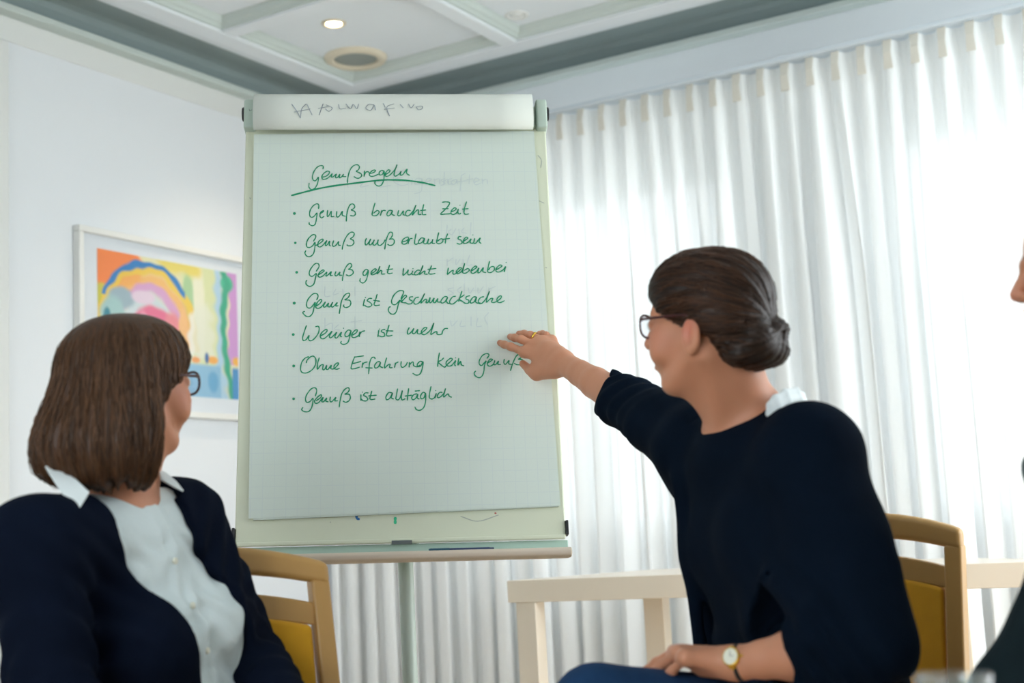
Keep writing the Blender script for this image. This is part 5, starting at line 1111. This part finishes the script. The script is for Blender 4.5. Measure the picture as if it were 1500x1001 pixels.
    cut = lz - (.052 - .034 * np.clip(ly / .08 + .3, 0, 1)); ringd = np.sqrt((lx / .10) ** 2 + (ly / .10) ** 2); S.D = np.where(ringd < 1.05, smax(S.D, cut.astype(np.float32), .006), S.D)
    S.D = S.D + (.0050 * np.sin(75 * lz + 30 * lx + 2 * np.sin(60 * lx)) * np.sin(68 * lx - 20 * lz + np.sin(50 * lz))).astype(np.float32) * (ly > .03) * np.clip((-.03 - lz) / .04, 0, 1)
    # button placket
    S.D = S.D - (.0035 * (np.abs(lx) < .016) * (ly > .02)).astype(np.float32)
    V, F_ = S.mesh(); bl = mkmesh('blouse', V, F_, mat('white_lace_cotton', (218, 230, 230), 0.8, bump=0.6, bscale=55), body, org, smooth=True)
    for i in range(6):
        zz_ = -.10 - .075 * i; base_ = N + Z * zz_; o_ = None
        # find the blouse surface in front
        ts = np.linspace(.03, .22, 120); pv = base_[None, :] + ts[:, None] * Y[None, :]; gi = np.round((pv - S.lo) / S.h).astype(int); gi = np.clip(gi, 0, S.n - 1); dv = S.D[gi[:, 0], gi[:, 1], gi[:, 2]]
        t_ = ts[np.argmax(dv > 0)]; c_ = base_ + Y * (t_ + .001); mb = MB(); mb.loft([[c_ + Y * n_ + (X * math.cos(t) + Z * math.sin(t)) * r_ for t in [2 * math.pi * k / 14 for k in range(14)]] for n_, r_ in ((-.001, .0055), (.002, .0055), (.0028, .0042))]); mb.build('button', M_DIAL, body, org, smooth=True)
    S = Sdf(lo, hi, .0052); torso(S, .017)
    cufL = Lel * .16 + Lwr * .84; cufR = Rel * .1 + Rwr * .9
    # open front: the gap between the lapels, narrow at the collar, widest at the chest
    hw = np.interp(-lz, [-.05, .0, .06, .16, .28, .42, .60], [.080, .084, .084, .074, .066, .06, .05]).astype(np.float32)
    cxo = np.interp(-lz, [-.05, .05, .16, .29, .5], [.022, .022, -.014, -.036, -.05]).astype(np.float32)
    gap = np.maximum(np.abs(lx - cxo) - hw, -(ly - .0)); armfar = np.minimum(np.sqrt((X3 - Lel[0]) ** 2 + (Y3 - Lel[1]) ** 2 + (Z3 - Lel[2]) ** 2), 9) 
    S.D = smax(S.D, -gap.astype(np.float32), .008)
    S.chain([Lsh, Lsh * .5 + Lel * .5, Lel, Lel * .5 + Lwr * .5, cufL], [.070, .063, .061, .053, .045], .025)
    S.chain([Rsh, Rsh * .5 + Rel * .5 , Rel, Rel * .5 + Rwr * .5, cufR], [.074, .067, .065, .055, .045], .025)
    for c_, a_, b_ in ((cufL, Lel, Lwr), (cufR, Rel, Rwr)):
        d = unit(b_ - a_); pl = (X3 - c_[0]) * d[0] + (Y3 - c_[1]) * d[1] + (Z3 - c_[2]) * d[2] - .008; near = np.sqrt((X3 - c_[0]) ** 2 + (Y3 - c_[1]) ** 2 + (Z3 - c_[2]) ** 2)
        S.D = np.where(near < .10, smax(S.D, pl.astype(np.float32), .005), S.D)
    cut = lz - (.016 - .02 * np.clip(ly / .08 + .3, 0, 1)); S.D = np.where(ringd < 1.0, smax(S.D, cut.astype(np.float32), .006), S.D)
    S.D = S.D + knit_folds(X3, Y3, Z3, .0035, [(30, -24, 18, 0), (-16, 22, 34, 2), (44, 10, 30, 1)]).astype(np.float32)
    for c_, dr, am in ((Lel, unit(Lwr - Lel), .005), (Rel, unit(Rwr - Rel), .005), (Lsh - Z * .08 + Y * .06, unit(X + Z), .004), (Rsh - Z * .10 + Y * .05, unit(X * -1 + Z), .004)):
        w_ = np.exp(-((X3 - c_[0]) ** 2 + (Y3 - c_[1]) ** 2 + (Z3 - c_[2]) ** 2) / .11 ** 2); t_ = (X3 - c_[0]) * dr[0] + (Y3 - c_[1]) * dr[1] + (Z3 - c_[2]) * dr[2]
        S.D = S.D + (am * w_ * np.sin(t_ * 140 + 2.0 * np.sin(X3 * 23 + Z3 * 15))).astype(np.float32)
    V, F_ = S.mesh(); mkmesh('jacket', V, F_, M_JACKET, body, org, smooth=True)
    # shirt collar wings and cuffs
    def wing(pts3, th=.003, nm='collar_wing'):
        pts3 = [np.array(p) for p in pts3]; n = unit(np.cross(pts3[1] - pts3[0], pts3[2] - pts3[0])); mb = MB(); mb.loft([[p - n * th / 2 for p in pts3], [p + n * th / 2 for p in pts3]]); mb.build(nm, M_WHITEC, body, org, bevel=.001)
    wing([P(66, 684, 2.13), P(84, 682, 2.15), P(110, 702, 2.12), P(131, 722, 2.09), P(116, 746, 2.06), P(90, 722, 2.08)])
    wing([P(232, 688, 2.26), P(244, 694, 2.27), P(258, 706, 2.26), P(269, 720, 2.24), P(254, 713, 2.235), P(236, 703, 2.24)])
    for c_, el, wr in ((cufL, Lel, Lwr), (cufR, Rel, Rwr)):
        d = unit(wr - el); S = Sdf(c_ - .08, c_ + .08, .004); S.cone(c_ - d * .02, c_ + d * .03, .037, .036, .004); X3, Y3, Z3 = S.full(); pl = np.abs((X3 - c_[0]) * d[0] + (Y3 - c_[1]) * d[1] + (Z3 - c_[2]) * d[2] - .008) - .022
        S.D = smax(S.D, pl.astype(np.float32), .004); V, F_ = S.mesh(); mkmesh('shirt_cuff', V, F_, M_WHITEC, body, org, smooth=True)
    kL, kR = PEL + Y * .42 - X * .10 + Z * -.03, PEL + Y * .42 + X * .10 + Z * -.03
    fl = unit([Y[0], Y[1], 0]); legs(body, org, PEL, kL, np.array([kL[0], kL[1], .088]) + fl * .03, kR, np.array([kR[0], kR[1], .088]) + fl * .03, fl, mat('dark_trousers', (28, 32, 42), .9))
    return body
woman_bob()

# =========== the person cut off by the right edge
def person_edge():
    hc = P(1592, 398, 2.0); fwd = unit([-.97, .24, 0]); hM = frame(fwd)
    Lsh, Rsh = P(1640, 665, 1.90), P(1612, 650, 2.26); N = P(1645, 585, 2.06); PEL = P(1740, 1110, 2.1)
    X = unit(Rsh - Lsh); Z = unit(N - PEL); Y = unit(np.cross(Z, X)); X = np.cross(Y, Z); TM = np.array([X, Y, Z])
    Lel, Lwr = P(1545, 925, 1.86), P(1420, 1090, 1.80); Rel, Rwr = P(1580, 930, 2.32), P(1450, 1075, 2.2)
    org = (float(PEL[0]), float(PEL[1]), 0.0); parts = []
    S = Sdf(np.minimum(N, hc) - np.array([.26, .30, .28]), np.maximum(N, hc) + np.array([.26, .30, .16]), .0042)
    A = head_sdf(S, hc, hM); S.cone(A(0, -.030, -.045), N, .056, .060, .03); S.cone(A(0, .018, -.08), N + Y * .03, .034, .036, .03)
    for sh in (Lsh, Rsh): S.cone(N - Y * .01 - Z * .03, sh - Z * .03, .045, .040, .05)
    parts.append(S.mesh())
    for wr, el, s in ((Lwr, Lel, 1), (Rwr, Rel, -1)):
        d = unit(wr - el); sd = unit(np.cross(d, (0, 0, 1)))
        m4 = [wr + d * .082 + sd * o_ * s for o_ in (-.030, -.010, .010, .028)]
        c4 = [[m + d * l * .5 + np.array([0, 0, -.012]), m + d * l * .8 + np.array([0, 0, -.03]), m + d * l + np.array([0, 0, -.048])] for m, l in zip(m4, (.070, .078, .072, .055))]
        t4 = [wr + d * .02 - sd * .02 * s, wr + d * .05 - sd * .045 * s, wr + d * .075 - sd * .052 * s, wr + d * .098 - sd * .05 * s]
        ap = np.array(m4 + sum(c4, []) + t4 + [wr, el]); S = Sdf(ap.min(0) - .06, ap.max(0) + .06, .004); hand_sdf(S, wr, m4, c4, t4, .015); S.cone(wr, el, .024, .040, .02); parts.append(S.mesh())
    V, F_ = join(parts); body = mkmesh('person', V, F_, M_SKIN, None, org, smooth=True, colors=skin_color(V, hc, hM))
    tag(body, 'person in dark clothes and patterned scarf, cut off by the right picture edge', 'person')
    add_eyes(body, org, A, hM)
    S = Sdf(hc - .18, hc + .18, .005); S.ell(A(0, -.020, .036), (.086, .106, .080), hM, .01); X3, Y3, Z3 = S.full(); q = [(X3 - hc[0]) * hM[i][0] + (Y3 - hc[1]) * hM[i][1] + (Z3 - hc[2]) * hM[i][2] for i in range(3)]
    S.D = smax(S.D, q[1] - np.interp(q[2], [-.1, -.02, .0, .04, .08], [-.03, -.02, .04, .06, .12]).astype(np.float32), .01); V, F_ = S.mesh(); mkmesh('hair', V, F_, M_HAIR, body, org, smooth=True, colors=hair_color(V, hc, hM, 'up', (50, 36, 28)))
    lo = np.array([min(Lwr[0], Rwr[0]) - .08, Lel[1] - .16, PEL[2] - .1]); hi = np.array([PEL[0] + .3, Rel[1] + .16, N[2] + .08]); S = Sdf(lo, hi, .007)
    S.ell(N - Z * .20, (.175, .12, .20), TM, .04); S.ell(N - Z * .42, (.18, .14, .22), TM, .05); S.ell(PEL + Z * .06, (.19, .15, .16), TM, .05); S.cone(Lsh - Z * .01, Rsh - Z * .01, .075, .075, .05)
    for sh in (Lsh, Rsh): S.cone(N - Y * .01 - Z * .03, sh - Z * .005, .06, .062, .04)
    for sh, el, wr in ((Lsh, Lel, Lwr), (Rsh, Rel, Rwr)): S.chain([sh, sh * .5 + el * .5, el, el * .2 + wr * .8], [.074, .064, .060, .044], .02)
    X3, Y3, Z3 = S.full(); S.D = S.D + knit_folds(X3, Y3, Z3, .005, [(30, -24, 28, 0), (-16, 22, 44, 2), (44, 10, 30, 1)]).astype(np.float32)
    V, F_ = S.mesh(); mkmesh('cardigan', V, F_, mat('dark_green_knit', (18, 32, 36), .95, noise=.15, nscale=50, bump=.3, bscale=350, spec=.2), body, org, smooth=True)
    S = Sdf(lo, hi + np.array([0, 0, .06]), .0055); S.chain([N + Y * .05 + Z * .01, N + X * .07 + Z * .015, N - Y * .06 + Z * .02, N - X * .07 + Z * .015, N + Y * .05 + Z * .01], [.035] * 5, .02)
    S.chain([N + Y * .06 - X * .02, N + Y * .115 - Z * .09 - X * .03, N + Y * .125 - Z * .16 - X * .04], [.038, .045, .040], .02); X3, Y3, Z3 = S.full(); S.D = S.D + .003 * np.sin(90 * X3 + 40 * Z3)
    V, F_ = S.mesh(); m_ = mat('patterned_scarf', (96, 112, 112), .9, noise=.75, nscale=60, bump=.3, bscale=200); mkmesh('scarf', V, F_, m_, body, org, smooth=True)
    fl = unit([-.62, -.78, 0]); sd_ = np.array([-fl[1], fl[0], 0]); kL, kR = PEL + fl * .42 + sd_ * .10, PEL + fl * .42 - sd_ * .10
    legs(body, org, PEL, kL, np.array([kL[0], kL[1], .088]), kR, np.array([kR[0], kR[1], .088]), fl, MATS['dark_trousers'])
    return body
person_edge()
make_chair((1.04, 2.20, 0), math.radians(142), 'third wooden chair, under the person at the right picture edge', 'beech chairs with mustard upholstery')

# ------------------------------------------------------------------ drinking glass on a small round table in front
gp = P(1396, 989, 1.30); GH_ = 0.105; gz = float(gp[2]) - GH_
mb = MB(); gx, gy = float(gp[0]), float(gp[1])
rt = empty('round_table', (gx + .12, gy - .08, 0)); tag(rt, 'small round white side table under the drinking glass, below the frame', 'table'); ro = tuple(rt.location)
mb = MB(); mb.lathe([(.001, gz - .022), (.20, gz - .022), (.21, gz - .012), (.208, gz), (.001, gz)], ro[:2], 40); mb.build('tabletop', M_TABLE, rt, ro)
mb = MB(); mb.lathe([(.022, .02), (.022, gz - .022)], ro[:2], 20); mb.build('pole', M_POLE, rt, ro)
mb = MB(); mb.lathe([(.001, 0), (.15, 0), (.15, .008), (.03, .022), (.001, .024)], ro[:2], 36); mb.build('foot', M_POLE, rt, ro)
dg = empty('drinking_glass', (gx, gy, gz)); tag(dg, 'clear water glass with a thick rim at the bottom right corner', 'glass'); go_ = (gx, gy, gz)
mb = MB(); mb.lathe([(.001, gz + .0005), (.029, gz + .0005), (.031, gz + .006), (.036, gz + GH_ - .003), (.0365, gz + GH_), (.034, gz + GH_), (.029, gz + .010), (.001, gz + .009)], (gx, gy), 40)
gm = glass_mat('clear_glass', 0.35, (0.93, 0.97, 0.97))
mb.build('tumbler', gm, dg, go_, smooth=True)
